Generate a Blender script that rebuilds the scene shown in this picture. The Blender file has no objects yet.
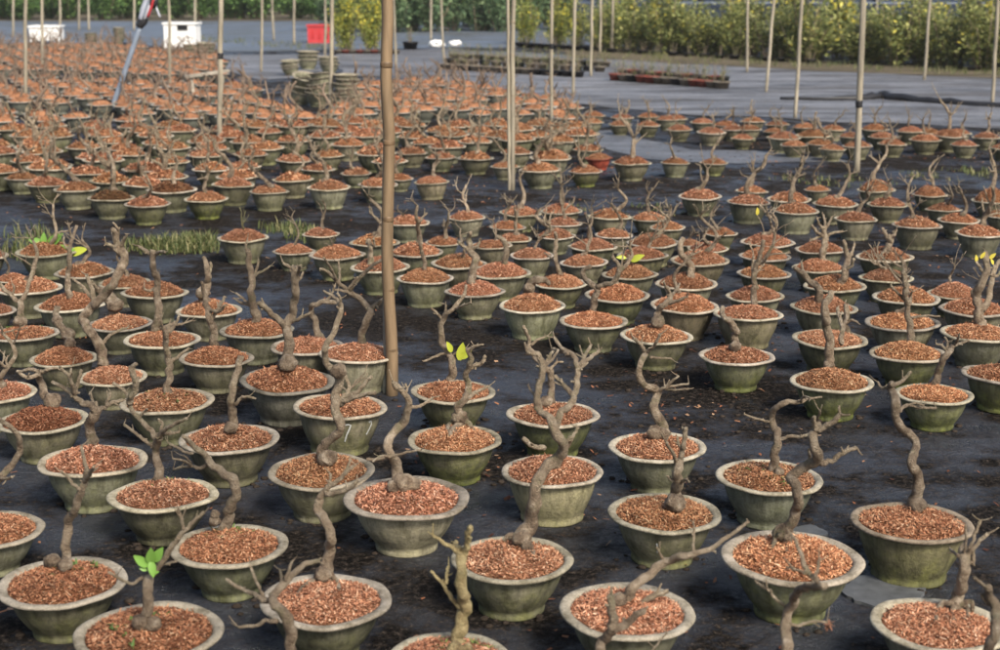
import bpy, math, random
from mathutils import Vector, Matrix, noise
R = random.Random(11)
S = bpy.context.scene
COL = S.collection
pi = math.pi
rad = math.radians

# ------------------------------------------------------------------ camera
H, PITCH, FPX, SC = 1.75, rad(13.13), 1500.0, 1.0
cd = bpy.data.cameras.new("camera"); cam = bpy.data.objects.new("camera", cd); COL.objects.link(cam)
cam.location = (0, 0, H); cam.rotation_euler = (pi/2 - PITCH, 0, 0)
cd.sensor_width = 36; cd.lens = 54; cd.clip_end = 2000; cd.clip_start = 0.05
cd.dof.use_dof = True; cd.dof.focus_distance = 5.6; cd.dof.aperture_fstop = 4.2
S.camera = cam
FW = Vector((0, math.cos(PITCH), -math.sin(PITCH))); UP = Vector((0, math.sin(PITCH), math.cos(PITCH)))
def ray(px, py):
    return FW + Vector((1, 0, 0))*((px-500)/FPX) + UP*((325-py)/FPX)
def onz(px, py, z=0.0):                      # the point at height z seen at a pixel of the photograph
    d = ray(px, py); t = (z-H)/d.z
    return Vector((0, 0, H)) + d*t, t
def ony(px, py, y):                          # the point at depth y
    d = ray(px, py); t = y/d.y
    return Vector((0, 0, H)) + d*t
def proj(p):
    v = p - Vector((0, 0, H)); z = v.dot(FW)
    return 500 + FPX*v.x/z, 325 - FPX*v.dot(UP)/z, z

# ------------------------------------------------------------------ materials
def mat(name):
    m = bpy.data.materials.new(name); m.use_nodes = True
    nt = m.node_tree; b = nt.nodes["Principled BSDF"]
    return m, nt, b
def N(nt, t, **k):
    n = nt.nodes.new(t)
    for a, v in k.items():
        if a.startswith("i_"):
            n.inputs[a[2:].replace("_", " ")].default_value = v
        else: setattr(n, a, v)
    return n
def L(nt, a, b): nt.links.new(a, b)
def ramp(nt, fac, stops):
    r = nt.nodes.new("ShaderNodeValToRGB"); e = r.color_ramp.elements
    while len(e) < len(stops): e.new(0.5)
    for x, (p, c) in zip(e, stops):
        x.position = p; x.color = c if len(c) == 4 else (*c, 1)
    L(nt, fac, r.inputs[0]); return r.outputs[0]
def mix(nt, fac, a, b, mode='MIX'):
    m = nt.nodes.new("ShaderNodeMix"); m.data_type = 'RGBA'; m.blend_type = mode
    for s, v in ((0, fac), (6, a), (7, b)):
        if hasattr(v, "links"): L(nt, v, m.inputs[s])
        else: m.inputs[s].default_value = v if s == 0 else (*v, 1)[:4]
    return m.outputs[2]
def noi(nt, scale, detail=4, rough=.55, vec=None):
    n = N(nt, "ShaderNodeTexNoise"); n.inputs["Scale"].default_value = scale; n.inputs["Detail"].default_value = detail
    n.inputs["Roughness"].default_value = rough
    if vec is not None: L(nt, vec, n.inputs["Vector"])
    return n.outputs["Fac"]
def bump(nt, b, h, strength, dist):
    n = N(nt, "ShaderNodeBump"); n.inputs["Strength"].default_value = strength; n.inputs["Distance"].default_value = dist
    L(nt, h, n.inputs["Height"]); L(nt, n.outputs[0], b.inputs["Normal"])
def math_(nt, op, a, b=None):
    n = N(nt, "ShaderNodeMath", operation=op)
    for i, v in enumerate((a, b)):
        if v is None: continue
        if hasattr(v, "links"): L(nt, v, n.inputs[i])
        else: n.inputs[i].default_value = v
    return n.outputs[0]
def obj_vec(nt, scale=1.0):
    """object coordinates shifted by a random amount for each object, so no two copies share a stain"""
    tc = N(nt, "ShaderNodeTexCoord"); oi = N(nt, "ShaderNodeObjectInfo")
    mu = math_(nt, 'MULTIPLY', oi.outputs["Random"], 37.0)
    ad = N(nt, "ShaderNodeVectorMath", operation='ADD'); L(nt, tc.outputs["Object"], ad.inputs[0]); L(nt, mu, ad.inputs[1])
    return ad.outputs[0], tc, oi

def m_pot():
    m, nt, b = mat("weathered_concrete")
    v, tc, oi = obj_vec(nt)
    st = N(nt, "ShaderNodeMapping"); st.inputs["Scale"].default_value = (7, 7, 1.2); L(nt, v, st.inputs[0])
    base = ramp(nt, noi(nt, 1.0, 6, .65, st.outputs[0]), [(.25, (.125, .115, .075)), (.5, (.235, .222, .16)), (.75, (.38, .36, .275))])
    fine = noi(nt, 34, 4, .7, v)
    base = mix(nt, .35, base, ramp(nt, fine, [(.3, (.05, .05, .04)), (.7, (.27, .265, .22))]))
    base = mix(nt, 1.0, base, oi.outputs["Color"], 'MULTIPLY')
    sep = N(nt, "ShaderNodeSeparateXYZ"); L(nt, tc.outputs["Object"], sep.inputs[0])
    low = ramp(nt, math_(nt, 'ADD', sep.outputs[2], math_(nt, 'MULTIPLY', noi(nt, 5.5, 6, .7, v), .6)), [(.3, (.95, .95, .95)), (.92, (0, 0, 0))])
    moss = math_(nt, 'MULTIPLY', low, oi.outputs["Alpha"])
    mcol = ramp(nt, noi(nt, 9, 4, .6, v), [(.3, (.042, .052, .012)), (.5, (.095, .112, .022)), (.72, (.20, .22, .038))])
    c = mix(nt, moss, base, mcol)
    streak = N(nt, "ShaderNodeMapping"); streak.inputs["Scale"].default_value = (11, 11, .9); L(nt, v, streak.inputs[0])
    c = mix(nt, .75, c, ramp(nt, noi(nt, 1.0, 7, .72, streak.outputs[0]), [(.36, (.38, .37, .33)), (.52, (1, 1, 1)), (.72, (1.25, 1.22, 1.15))]), 'MULTIPLY')
    blot = ramp(nt, noi(nt, 3.2, 7, .72, v), [(.36, (.45, .45, .42)), (.55, (1, 1, 1))])
    c = mix(nt, .7, c, blot, 'MULTIPLY')
    L(nt, c, b.inputs["Base Color"]); b.inputs["Roughness"].default_value = .78
    b.inputs["Specular IOR Level"].default_value = .35
    bump(nt, b, math_(nt, 'ADD', fine, noi(nt, 5, 3, .5, v)), .35, .012)
    return m
def m_rim():
    m, nt, b = mat("pale_concrete_lip")
    v, tc, oi = obj_vec(nt)
    c = ramp(nt, noi(nt, 6, 6, .7, v), [(.3, (.19, .17, .13)), (.45, (.35, .32, .255)), (.72, (.54, .495, .41))])
    st = ramp(nt, noi(nt, 4.2, 7, .75, v), [(.36, (.36, .34, .27)), (.52, (1, 1, 1))])
    c = mix(nt, .8, c, st, 'MULTIPLY')
    sp = ramp(nt, noi(nt, 60, 3, .7, v), [(.35, (.55, .53, .48)), (.6, (1, 1, 1))])
    c = mix(nt, .55, c, sp, 'MULTIPLY')
    c = mix(nt, 1.0, c, oi.outputs["Color"], 'MULTIPLY')
    L(nt, c, b.inputs["Base Color"]); b.inputs["Roughness"].default_value = .85
    b.inputs["Specular IOR Level"].default_value = .3
    bump(nt, b, math_(nt, 'ADD', noi(nt, 70, 3, .6, v), noi(nt, 12, 3, .6, v)), .4, .008)
    return m
def m_chip():
    m, nt, b = mat("bark_chips")
    g = N(nt, "ShaderNodeNewGeometry"); v, tc, oi = obj_vec(nt)
    c = ramp(nt, g.outputs["Random Per Island"], [(0, (.09, .034, .017)), (.2, (.24, .098, .048)), (.5, (.42, .19, .096)), (.78, (.54, .28, .15)), (.93, (.61, .385, .225)), (1, (.71, .52, .34))])
    damp = ramp(nt, noi(nt, 5, 5, .7, v), [(.34, (.42, .36, .34)), (.5, (1, 1, 1))])
    c = mix(nt, .85, c, damp, 'MULTIPLY')
    c = mix(nt, 1.0, c, oi.outputs["Color"], 'MULTIPLY')
    L(nt, c, b.inputs["Base Color"]); b.inputs["Roughness"].default_value = .8
    b.inputs["Specular IOR Level"].default_value = .25
    return m
def m_mound():
    m, nt, b = mat("bark_mound")
    v, tc, oi = obj_vec(nt)
    c = ramp(nt, noi(nt, 42, 5, .75, v), [(.3, (.06, .026, .011)), (.5, (.27, .122, .054)), (.7, (.45, .225, .108))])
    c = mix(nt, 1.0, c, oi.outputs["Color"], 'MULTIPLY')
    L(nt, c, b.inputs["Base Color"]); b.inputs["Roughness"].default_value = .9; b.inputs["Specular IOR Level"].default_value = .2
    bump(nt, b, noi(nt, 50, 4, .7, v), .8, .03)
    return m
def m_bark():
    m, nt, b = mat("bonsai_bark")
    v, tc, oi = obj_vec(nt)
    g = N(nt, "ShaderNodeTexCoord")
    at = N(nt, "ShaderNodeAttribute", attribute_name="tip")
    old = ramp(nt, noi(nt, 9, 5, .65, v), [(.3, (.06, .04, .027)), (.43, (.20, .145, .10)), (.55, (.34, .265, .19)), (.68, (.56, .47, .37))])
    new = ramp(nt, noi(nt, 14, 4, .6, v), [(.3, (.24, .18, .12)), (.5, (.42, .34, .24)), (.7, (.60, .52, .40))])
    c = mix(nt, at.outputs["Fac"], old, new)
    lich = ramp(nt, noi(nt, 5, 3, .6, v), [(.56, (0, 0, 0)), (.7, (.55, .55, .55))])
    c = mix(nt, lich, c, (.16, .165, .08))
    c = mix(nt, 1.0, c, oi.outputs["Color"], 'MULTIPLY')
    L(nt, c, b.inputs["Base Color"]); b.inputs["Roughness"].default_value = .75; b.inputs["Specular IOR Level"].default_value = .3
    bump(nt, b, math_(nt, 'ADD', noi(nt, 55, 5, .75, v), noi(nt, 16, 4, .65, v)), .9, .035)
    return m
def m_leaf(name, stops, trans=.25, rough=.5, spec=.4):
    m, nt, b = mat(name)
    g = N(nt, "ShaderNodeNewGeometry"); oi = N(nt, "ShaderNodeObjectInfo")
    c = ramp(nt, g.outputs["Random Per Island"], stops)
    c = mix(nt, 1.0, c, oi.outputs["Color"], 'MULTIPLY')
    L(nt, c, b.inputs["Base Color"]); b.inputs["Roughness"].default_value = rough; b.inputs["Specular IOR Level"].default_value = spec
    t = N(nt, "ShaderNodeBsdfTranslucent"); L(nt, c, t.inputs[0])
    ms = N(nt, "ShaderNodeMixShader"); ms.inputs[0].default_value = trans
    L(nt, b.outputs[0], ms.inputs[1]); L(nt, t.outputs[0], ms.inputs[2])
    L(nt, ms.outputs[0], nt.nodes["Material Output"].inputs[0])
    return m
def m_plain(name, col, rough=.6, spec=.4, vary=.3, scale=8, stretch=(1, 1, 1), bmp=.2):
    m, nt, b = mat(name)
    v, tc, oi = obj_vec(nt)
    mp = N(nt, "ShaderNodeMapping"); mp.inputs["Scale"].default_value = stretch; L(nt, v, mp.inputs[0])
    n = noi(nt, scale, 5, .65, mp.outputs[0])
    lo = tuple(x*(1-vary) for x in col); hi = tuple(min(1, x*(1+vary)) for x in col)
    c = ramp(nt, n, [(.3, lo), (.7, hi)])
    c = mix(nt, 1.0, c, oi.outputs["Color"], 'MULTIPLY')
    L(nt, c, b.inputs["Base Color"]); b.inputs["Roughness"].default_value = rough; b.inputs["Specular IOR Level"].default_value = spec
    if bmp: bump(nt, b, n, bmp, .01)
    return m
def m_ground():
    m, nt, b = mat("wet_ground_sheet")
    tc = N(nt, "ShaderNodeTexCoord"); v = tc.outputs["Object"]
    big = noi(nt, .9, 5, .62, v); mid = noi(nt, 4.0, 7, .7, v); fine = noi(nt, 42, 5, .78, v); grit = noi(nt, 120, 3, .8, v)
    dsum = math_(nt, 'ADD', math_(nt, 'MULTIPLY', big, .42), math_(nt, 'ADD', math_(nt, 'MULTIPLY', mid, .46), math_(nt, 'MULTIPLY', fine, .12)))
    dirt = ramp(nt, dsum, [(.44, (0, 0, 0)), (.485, (.6, .6, .6)), (.53, (1, 1, 1))])
    sheet = ramp(nt, mid, [(.3, (.004, .005, .009)), (.46, (.014, .018, .029)), (.66, (.06, .072, .105))])  # bluish patches: sky sheen on the wet sheet, put into the base colour
    soil = ramp(nt, fine, [(.38, (.003, .0027, .0024)), (.5, (.012, .010, .0085)), (.6, (.045, .036, .029)), (.7, (.12, .095, .075))])
    c = mix(nt, dirt, sheet, soil)
    c = mix(nt, ramp(nt, grit, [(.60, (0, 0, 0)), (.70, (.75, .75, .75))]), c, (.16, .135, .11))
    dust = ramp(nt, noi(nt, 1.7, 6, .7, v), [(.52, (0, 0, 0)), (.72, (.5, .5, .5))])
    c = mix(nt, dust, c, (.035, .032, .031))
    L(nt, c, b.inputs["Base Color"])
    wet = ramp(nt, noi(nt, 2.6, 6, .66, v), [(.42, (.46, .46, .46)), (.55, (.16, .16, .16))])
    rr = mix(nt, dirt, wet, (.8, .8, .8))
    rr = mix(nt, .25, rr, ramp(nt, fine, [(.3, (.25, .25, .25)), (.7, (.95, .95, .95))]))
    L(nt, rr, b.inputs["Roughness"])
    sp = mix(nt, dirt, (.75, .75, .75), (.035, .035, .035)); L(nt, sp, b.inputs["Specular IOR Level"])
    h = math_(nt, 'ADD', math_(nt, 'MULTIPLY', mid, 1.3), math_(nt, 'MULTIPLY', fine, .4))
    h = math_(nt, 'ADD', h, math_(nt, 'MULTIPLY', grit, .14))
    bump(nt, b, h, .9, .045)
    return m
def m_sheet(name, lo, hi, rough, spec, dirtc=(.05, .042, .034), dirt=.5):
    m, nt, b = mat(name)
    tc = N(nt, "ShaderNodeTexCoord"); v = tc.outputs["Object"]
    mp = N(nt, "ShaderNodeMapping"); mp.inputs["Scale"].default_value = (.35, 1.3, 1); L(nt, v, mp.inputs[0])
    c = ramp(nt, noi(nt, 1.4, 9, .74, mp.outputs[0]), [(.36, lo), (.62, hi)])
    mask = ramp(nt, noi(nt, .9, 8, .72, mp.outputs[0]), [(.47, (0, 0, 0)), (.62, (dirt,)*3)])
    c = mix(nt, mask, c, dirtc)
    sp = ramp(nt, noi(nt, 9, 5, .8, v), [(.5, (1, 1, 1)), (.68, (.4, .36, .3))])
    c = mix(nt, .8, c, sp, 'MULTIPLY')
    L(nt, c, b.inputs["Base Color"]); b.inputs["Roughness"].default_value = rough; b.inputs["Specular IOR Level"].default_value = spec
    bump(nt, b, noi(nt, 4, 6, .7, v), .6, .05)
    return m

MP, MR, MC, MM, MB = m_pot(), m_rim(), m_chip(), m_mound(), m_bark()
MLEAF = m_leaf("fresh_leaf", [(0, (.12, .27, .05)), (.5, (.19, .38, .07)), (1, (.28, .45, .10))], .35, .38)
MLIME = m_leaf("lime_leaf", [(0, (.36, .48, .05)), (.5, (.5, .58, .07)), (1, (.66, .62, .06))], .35, .45)
MYEL = m_leaf("yellow_leaf", [(0, (.6, .48, .06)), (.5, (.72, .6, .08)), (1, (.7, .64, .14))], .3, .45)
MGRASS = m_leaf("verge_grass", [(0, (.06, .085, .025)), (.5, (.12, .145, .045)), (1, (.28, .25, .12))], .3, .6)
MWEED = m_leaf("weed_leaf", [(0, (.05, .09, .02)), (.6, (.10, .17, .04)), (1, (.2, .24, .07))], .25, .55)
MSHRUB = m_leaf("shrub_leaf", [(0, (.08, .105, .04)), (.4, (.18, .21, .07)), (.75, (.31, .33, .11)), (1, (.46, .44, .17))], .35, .6, .25)
MSHRUBD = m_leaf("dark_shrub_leaf", [(0, (.06, .10, .05)), (.5, (.13, .19, .09)), (1, (.26, .32, .16))], .3, .6, .25)
MPINK = m_leaf("pink_blossom", [(0, (.5, .36, .36)), (1, (.66, .55, .52))], .3, .7)
MBAM = m_plain("brown_bamboo", (.17, .118, .068), .5, .4, .45, 3, (6, 6, .8))
MBAMG = m_plain("pale_bamboo", (.29, .255, .19), .6, .35, .4, 3, (6, 6, 1))
MSTEEL = m_plain("grey_conduit", (.16, .165, .14), .5, .5, .25, 4)
MTUBE = m_plain("blue_grey_tube", (.20, .24, .30), .45, .5, .2, 4)
MBLK = m_plain("black_plastic", (.016, .016, .018), .5, .4, .3, 6)
MWHITE = m_plain("white_plastic", (.78, .78, .76), .5, .4, .08, 5)
MRED = m_plain("red_plastic", (.42, .03, .035), .45, .5, .15, 5)
MDRED = m_plain("red_brown_pot", (.20, .045, .03), .6, .4, .3, 6)
MSLAB = m_plain("concrete_slab", (.075, .08, .085), .6, .4, .4, 14)
MPAINT = m_plain("white_paint", (.42, .43, .41), .8, .2, .15, 30)
MNAVY = m_plain("navy_net", (.035, .05, .085), .8, .2, .35, 3)
MSTRIPE = m_plain("pale_fabric", (.42, .44, .50), .8, .2, .15, 6)
MTIMBER = m_plain("grey_timber", (.30, .27, .22), .8, .2, .35, 5)

# ------------------------------------------------------------------ mesh helpers
class MBuf:
    def __init__(s): s.v = []; s.f = []; s.t = []
    def add(s, vs, fs, tip=0.0):
        o = len(s.v); s.v += [tuple(x) for x in vs]; s.f += [tuple(i+o for i in f) for f in fs]
        s.t += [tip]*len(vs) if not isinstance(tip, list) else tip
    def mesh(s, name, m, smooth=True):
        me = bpy.data.meshes.new(name); me.from_pydata(s.v, [], s.f); me.update()
        if any(s.t):
            a = me.attributes.new("tip", 'FLOAT', 'POINT'); a.data.foreach_set("value", s.t)
        if smooth: me.polygons.foreach_set("use_smooth", [True]*len(me.polygons))
        if m: me.materials.append(m)
        return me
def link(name, data, parent=None, loc=(0, 0, 0), color=None):
    o = bpy.data.objects.new(name, data); COL.objects.link(o); o.parent = parent; o.location = loc
    if color: o.color = color
    return o
def tag(o, label=None, cat=None, group=None, kind=None):
    if label: o["label"] = label
    if cat: o["category"] = cat
    if group: o["group"] = group
    if kind: o["kind"] = kind
    return o
def catmull(P, rr, n):
    out = []; ro = []
    if len(P) == 2: P = [P[0], (P[0]+P[1])/2, P[1]]; rr = [rr[0], (rr[0]+rr[1])/2, rr[1]]
    for i in range(len(P)-1):
        a = P[max(i-1, 0)]; b = P[i]; c = P[i+1]; d = P[min(i+2, len(P)-1)]
        for k in range(n):
            t = k/n
            out.append(.5*((2*b)+(c-a)*t+(2*a-5*b+4*c-d)*t*t+(3*b-a-3*c+d)*t**3))
            ro.append(rr[i]*(1-t)+rr[i+1]*t)
    out.append(P[-1]); ro.append(rr[-1])
    return out, ro
def tube(mb, P, rr, sides=8, n=4, tips=(0, 0), rough=.12, seed=0.0, cap=True, nodes=True):
    pts, ra = catmull([Vector(p) for p in P], rr, n)
    if rough > .11:
        for i in range(1, len(pts)-1):
            q = pts[i]*(.55/max(ra[0], .004)) + Vector((seed, 0, seed*.3))
            pts[i] = pts[i] + Vector((noise.noise(q), noise.noise(q+Vector((7, 3, 1))), noise.noise(q+Vector((1, 9, 4)))))*ra[i]*.75
    T = [(pts[min(i+1, len(pts)-1)]-pts[max(i-1, 0)]).normalized() for i in range(len(pts))]
    up = Vector((0, 1, 0)) if abs(T[0].y) < .8 else Vector((1, 0, 0))
    u = T[0].cross(up).normalized()
    vs = []; tv = []
    for i, (p, r, t) in enumerate(zip(pts, ra, T)):
        u = (u - t*u.dot(t)).normalized(); w = t.cross(u)
        f = i/(len(pts)-1)
        for k in range(sides):
            a = 2*pi*k/sides
            d = u*math.cos(a)+w*math.sin(a)
            q = p + d*r
            bulge = .09*max(0, math.sin(i*2.1+seed))**3 if rough > .1 else 0
            nn = 1 + bulge + rough*(noise.noise(q*(2.2/max(ra[0], .001))*.35+Vector((seed, seed*.7, 0)))*1.6 + noise.noise(q*(1/max(r, .0015))*.9+Vector((0, seed, seed)))*.7) if rough else 1
            vs.append(p + d*r*nn); tv.append(tips[0]*(1-f)+tips[1]*f)
    fs = []
    for i in range(len(pts)-1):
        for k in range(sides):
            k2 = (k+1) % sides
            fs.append((i*sides+k, i*sides+k2, (i+1)*sides+k2, (i+1)*sides+k))
    if cap:
        fs.append(tuple(range(sides-1, -1, -1))); fs.append(tuple((len(pts)-1)*sides+k for k in range(sides)))
    mb.add(vs, fs, tv)
def lump(mb, c, r, seg=12, ring=8, sq=(1, 1, 1), seed=0.0, amp=.18):
    vs = []; fs = []
    for i in range(ring+1):
        th = pi*i/ring
        for k in range(seg):
            a = 2*pi*k/seg
            d = Vector((math.sin(th)*math.cos(a), math.sin(th)*math.sin(a), math.cos(th)))
            q = 1 + amp*noise.noise(d*1.6+Vector((seed, seed*2, 0)))+amp*.5*noise.noise(d*4+Vector((seed, 0, 3)))
            vs.append(Vector(c)+Vector((d.x*sq[0], d.y*sq[1], d.z*sq[2]))*r*q)
    for i in range(ring):
        for k in range(seg):
            k2 = (k+1) % seg
            fs.append((i*seg+k, (i+1)*seg+k, (i+1)*seg+k2, i*seg+k2))
    mb.add(vs, fs)
def lathe(prof, seg, wob=0.0, seed=0, close=False):
    vs = []; fs = []
    for i, (r, z) in enumerate(prof):
        for k in range(seg):
            a = 2*pi*k/seg
            q = 1 + wob*noise.noise(Vector((math.cos(a)*1.7, math.sin(a)*1.7, z*2+seed)))
            vs.append((r*q*math.cos(a), r*q*math.sin(a), z + wob*.6*noise.noise(Vector((math.cos(a)*1.3, math.sin(a)*1.3, seed+9)))*(z > .2)))
    n = len(prof)
    for i in range(n if close else n-1):
        j = (i+1) % n
        for k in range(seg):
            k2 = (k+1) % seg
            fs.append((i*seg+k, i*seg+k2, j*seg+k2, j*seg+k))
    return vs, fs
def box(mb, c, s, rot=None):
    x, y, z = (q/2 for q in s)
    vs = [Vector(p) for p in ((-x, -y, -z), (x, -y, -z), (x, y, -z), (-x, y, -z), (-x, -y, z), (x, -y, z), (x, y, z), (-x, y, z))]
    if rot: vs = [rot @ v for v in vs]
    mb.add([Vector(c)+v for v in vs], [(0, 3, 2, 1), (4, 5, 6, 7), (0, 1, 5, 4), (1, 2, 6, 5), (2, 3, 7, 6), (3, 0, 4, 7)])
def leaf(mb, p, d, ln, wd, up=Vector((0, 0, 1)), seg=4, droop=.25):
    d = d.normalized(); s = d.cross(up)
    s = s.normalized() if s.length > .05 else Vector((1, 0, 0))
    n = s.cross(d)
    vs = []; fs = []
    for i in range(seg+1):
        t = i/seg; w = wd*(math.sin(pi*min(1, t*.93+.06))**.8)*(1-.25*t)
        c = p + d*ln*t + n*(-droop*ln*t*t)
        vs += [c - s*w + n*w*.35, c, c + s*w + n*w*.35]
    for i in range(seg):
        a = i*3; fs += [(a, a+1, a+4, a+3), (a+1, a+2, a+5, a+4)]
    mb.add(vs, fs)

# ------------------------------------------------------------------ pot kit, unit = outer diameter 1
# kind: (height, outer profile below the lip, lip width)
def pot_meshes(kind, seg=44, seed=0):
    if kind == 'wide':    h, top, foot, curve, lip = .42, .405, .245, 1.85, .072
    elif kind == 'bucket': h, top, foot, curve, lip = .48, .43, .30, 1.6, .055
    else:                  h, top, foot, curve, lip = .44, .415, .265, 1.75, .062
    pr = []
    for i in range(11):
        t = i/10
        r = foot + (top-foot)*(1-(1-t)**curve)
        z = .055 + (h-.035-.055)*t
        pr.append((r, z))
    prof = [(.0, .012), (foot-.02, .012), (foot+.004, .0), (foot+.006, .012), (foot+.008, .038), (foot+.002, .055)] + pr[1:]
    # a faint double groove under the lip
    inner = .5-lip-.028
    prof += [(top-.03, h-.03), (inner-.02, h-.09), (inner-.05, h-.13)]
    mb = MBuf(); vs, fs = lathe(prof, seg, .028, seed); mb.add(vs, fs)
    body = mb.mesh("pot", MP)
    k = .5-lip
    rim = [(top-.012, h-.046), (.47, h-.036), (.492, h-.026), (.5, h-.012), (.493, h-.001), (.475, h+.004), (k+.012, h+.002), (k-.008, h-.006), (k-.02, h-.03), (k-.03, h-.07)]
    mb = MBuf(); vs, fs = lathe(rim, seg, .028, seed); mb.add(vs, fs)
    return body, mb.mesh("rim", MR), h, k-.015
KINDS = {}
for kd in ('wide', 'bucket', 'mid'):
    KINDS[kd] = [pot_meshes(kd, 44, s*3.1) for s in range(5)]
POTC = {}
def mound_mesh(k, dome, nchips, seed, size=1.0, lowseg=28):
    """bark heap filling a pot of inner radius k; z = 0 at the lip"""
    r_ = random.Random(seed)
    mb = MBuf(); z0 = -.028
    def hz(x, y):
        q = math.hypot(x, y)/k
        return z0 + dome*(1-min(1, q)**2.0) + .012*noise.noise(Vector((x*7, y*7, seed))) + .018*noise.noise(Vector((x*3.2, y*3.2, seed+5)))
    prof = [0, .15, .3, .45, .6, .75, .88, 1.0]
    vs = [(0, 0, hz(0, 0))]; fs = []
    for i, q in enumerate(prof[1:]):
        for s in range(lowseg):
            a = 2*pi*s/lowseg; x, y = q*k*math.cos(a), q*k*math.sin(a)
            vs.append((x, y, hz(x, y)))
    for s in range(lowseg): fs.append((0, 1+s, 1+(s+1) % lowseg))
    for i in range(len(prof)-2):
        for s in range(lowseg):
            a = 1+i*lowseg; b = a+lowseg; s2 = (s+1) % lowseg
            fs.append((a+s, b+s, b+s2, a+s2))
    mb.add(vs, fs)
    nf = len(fs)
    for i in range(nchips):
        q = math.sqrt(r_.random())*k*.985; a = r_.random()*2*pi
        x, y = q*math.cos(a), q*math.sin(a)
        ln = r_.uniform(.018, .05)*size*(1 if r_.random() < .9 else 1.7); wd = r_.uniform(.0035, .0085)*size
        th = r_.random()*2*pi; tl = r_.gauss(.0, .38)
        d = Vector((math.cos(th)*math.cos(tl), math.sin(th)*math.cos(tl), math.sin(tl)))
        s = d.cross(Vector((r_.gauss(0, .35), r_.gauss(0, .35), 1))).normalized()*wd
        n = s.cross(d).normalized()
        c = Vector((x, y, hz(x, y)+.006+abs(r_.gauss(0, .007))+abs(math.sin(tl))*ln*.3))
        bend = n*ln*r_.uniform(-.12, .2)
        mb.add([c-d*ln/2-s*.6, c-d*ln/2+s*.6, c+bend*.5+s, c+bend*.5-s, c+d*ln/2+s*.5, c+d*ln/2-s*.5], [(0, 1, 2, 3), (3, 2, 4, 5)])
    me = mb.mesh("mulch", None, True)
    me.materials.append(MM); me.materials.append(MC)
    mi = [0]*nf + [1]*(len(me.polygons)-nf); me.polygons.foreach_set("material_index", mi)
    sm = [True]*nf + [False]*(len(me.polygons)-nf); me.polygons.foreach_set("use_smooth", sm)
    return me
MUL = {}
def mulch(k, dome, lod, var):
    key = (round(k, 3), round(dome, 3), lod, var)
    if key not in MUL:
        n, sz = {'hi': (5200, .72), 'mid': (1800, 1.1), 'lo': (420, 2.0)}[lod]
        MUL[key] = mound_mesh(k, dome, n, hash((round(k*1000), round(dome*1000), var)) % 9999, sz)
    return MUL[key]

# ------------------------------------------------------------------ generic leafless trees (unit = pot diameter)
def gen_tree(seed, sides=7, n=3, split=True, hm=1.0, rm=1.0):
    r = random.Random(seed); chains = []
    h = r.uniform(.42, .82)*hm; lean = r.uniform(-.35, .35); ph = r.random()*6
    np_ = r.choice([4, 5, 6]); base_r = r.uniform(.028, .046)*rm
    sway = r.uniform(.04, .17)
    P = [Vector((0, 0, -.08))]; rr = [base_r*1.5]
    for i in range(np_):
        t = (i+.0)/(np_-1)
        P.append(Vector((lean*t*h+sway*math.sin(ph+t*5.2), .6*sway*math.cos(ph*1.7+t*4.1)-.6*sway*math.cos(ph*1.7), h*t*(.9 if i else 0)+.02)))
        rr.append(base_r*(1.15 if i == 0 else 1-.5*t))
    off = Vector((P[1].x, P[1].y, 0)); P = [p-off for p in P]; P[0] = Vector((0, 0, -.08))
    chains.append(('trunk', P, rr, (0, .45)))
    nb = r.choice([3, 4, 4, 5, 6])
    for b in range(nb):
        k = len(P)-1-min(len(P)-3, int(r.random()**1.6*(np_-1)))
        s = P[k]; a = r.random()*2*pi
        d = Vector((math.cos(a), math.sin(a)*.8, r.uniform(.1, 1.2))).normalized()
        ln = r.uniform(.16, .42)
        kink = Vector((r.gauss(0, .25), r.gauss(0, .25), r.gauss(.1, .3)))
        Q = [s, s+d*ln*.45, s+d*ln*.75+kink*ln*.3, s+d*ln+kink*ln*.6]
        r0 = rr[k]*r.uniform(.45, .75)
        chains.append(('branch', Q, [r0, r0*.8, r0*.6, max(.007, r0*.45)], (.25, 1)))
        for t in range(r.choice([1, 2, 2, 3])):
            p = Q[r.choice([1, 2, 3])]; d2 = (d+Vector((r.gauss(0, .7), r.gauss(0, .7), r.gauss(.2, .5)))).normalized()
            chains.append(('twig', [p, p+d2*.07, p+d2*r.uniform(.12, .2)+Vector((0, 0, .02))], [r0*.5, r0*.38, .006], (.6, 1)))
    knob = r.random() < .5
    def build(sel, name):
        mb = MBuf()
        for i, (kd, Q, q, tp) in enumerate(chains):
            if i in sel: tube(mb, Q, q, sides if kd == 'trunk' else max(4, sides-2), n, tp, .16, seed*.37+i)
        if knob and 0 in sel:
            lump(mb, (r.gauss(0, .01), r.gauss(0, .01), .045), base_r*r.uniform(1.5, 2.1), 9, 6, (1.1, 1, .8), seed)
        return mb.mesh(name, MB)
    if not split: return build(range(len(chains)), "trunk"), [], h
    tr = build([0], "trunk"); br = []
    cur = None
    i = 1
    while i < len(chains):
        sel = [i]; j = i+1
        while j < len(chains) and chains[j][0] == 'twig': sel.append(j); j += 1
        br.append(build(sel, "branch")); i = j
    return tr, br, h
GEN = [gen_tree(100+i, 8, 3, True) for i in range(30)]
GENM = [gen_tree(500+i, 7, 3, True, 1.3, 1.4) for i in range(30)]
GENLO = [gen_tree(300+i, 5, 2, False, 1.35, 1.55) for i in range(30)]

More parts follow.
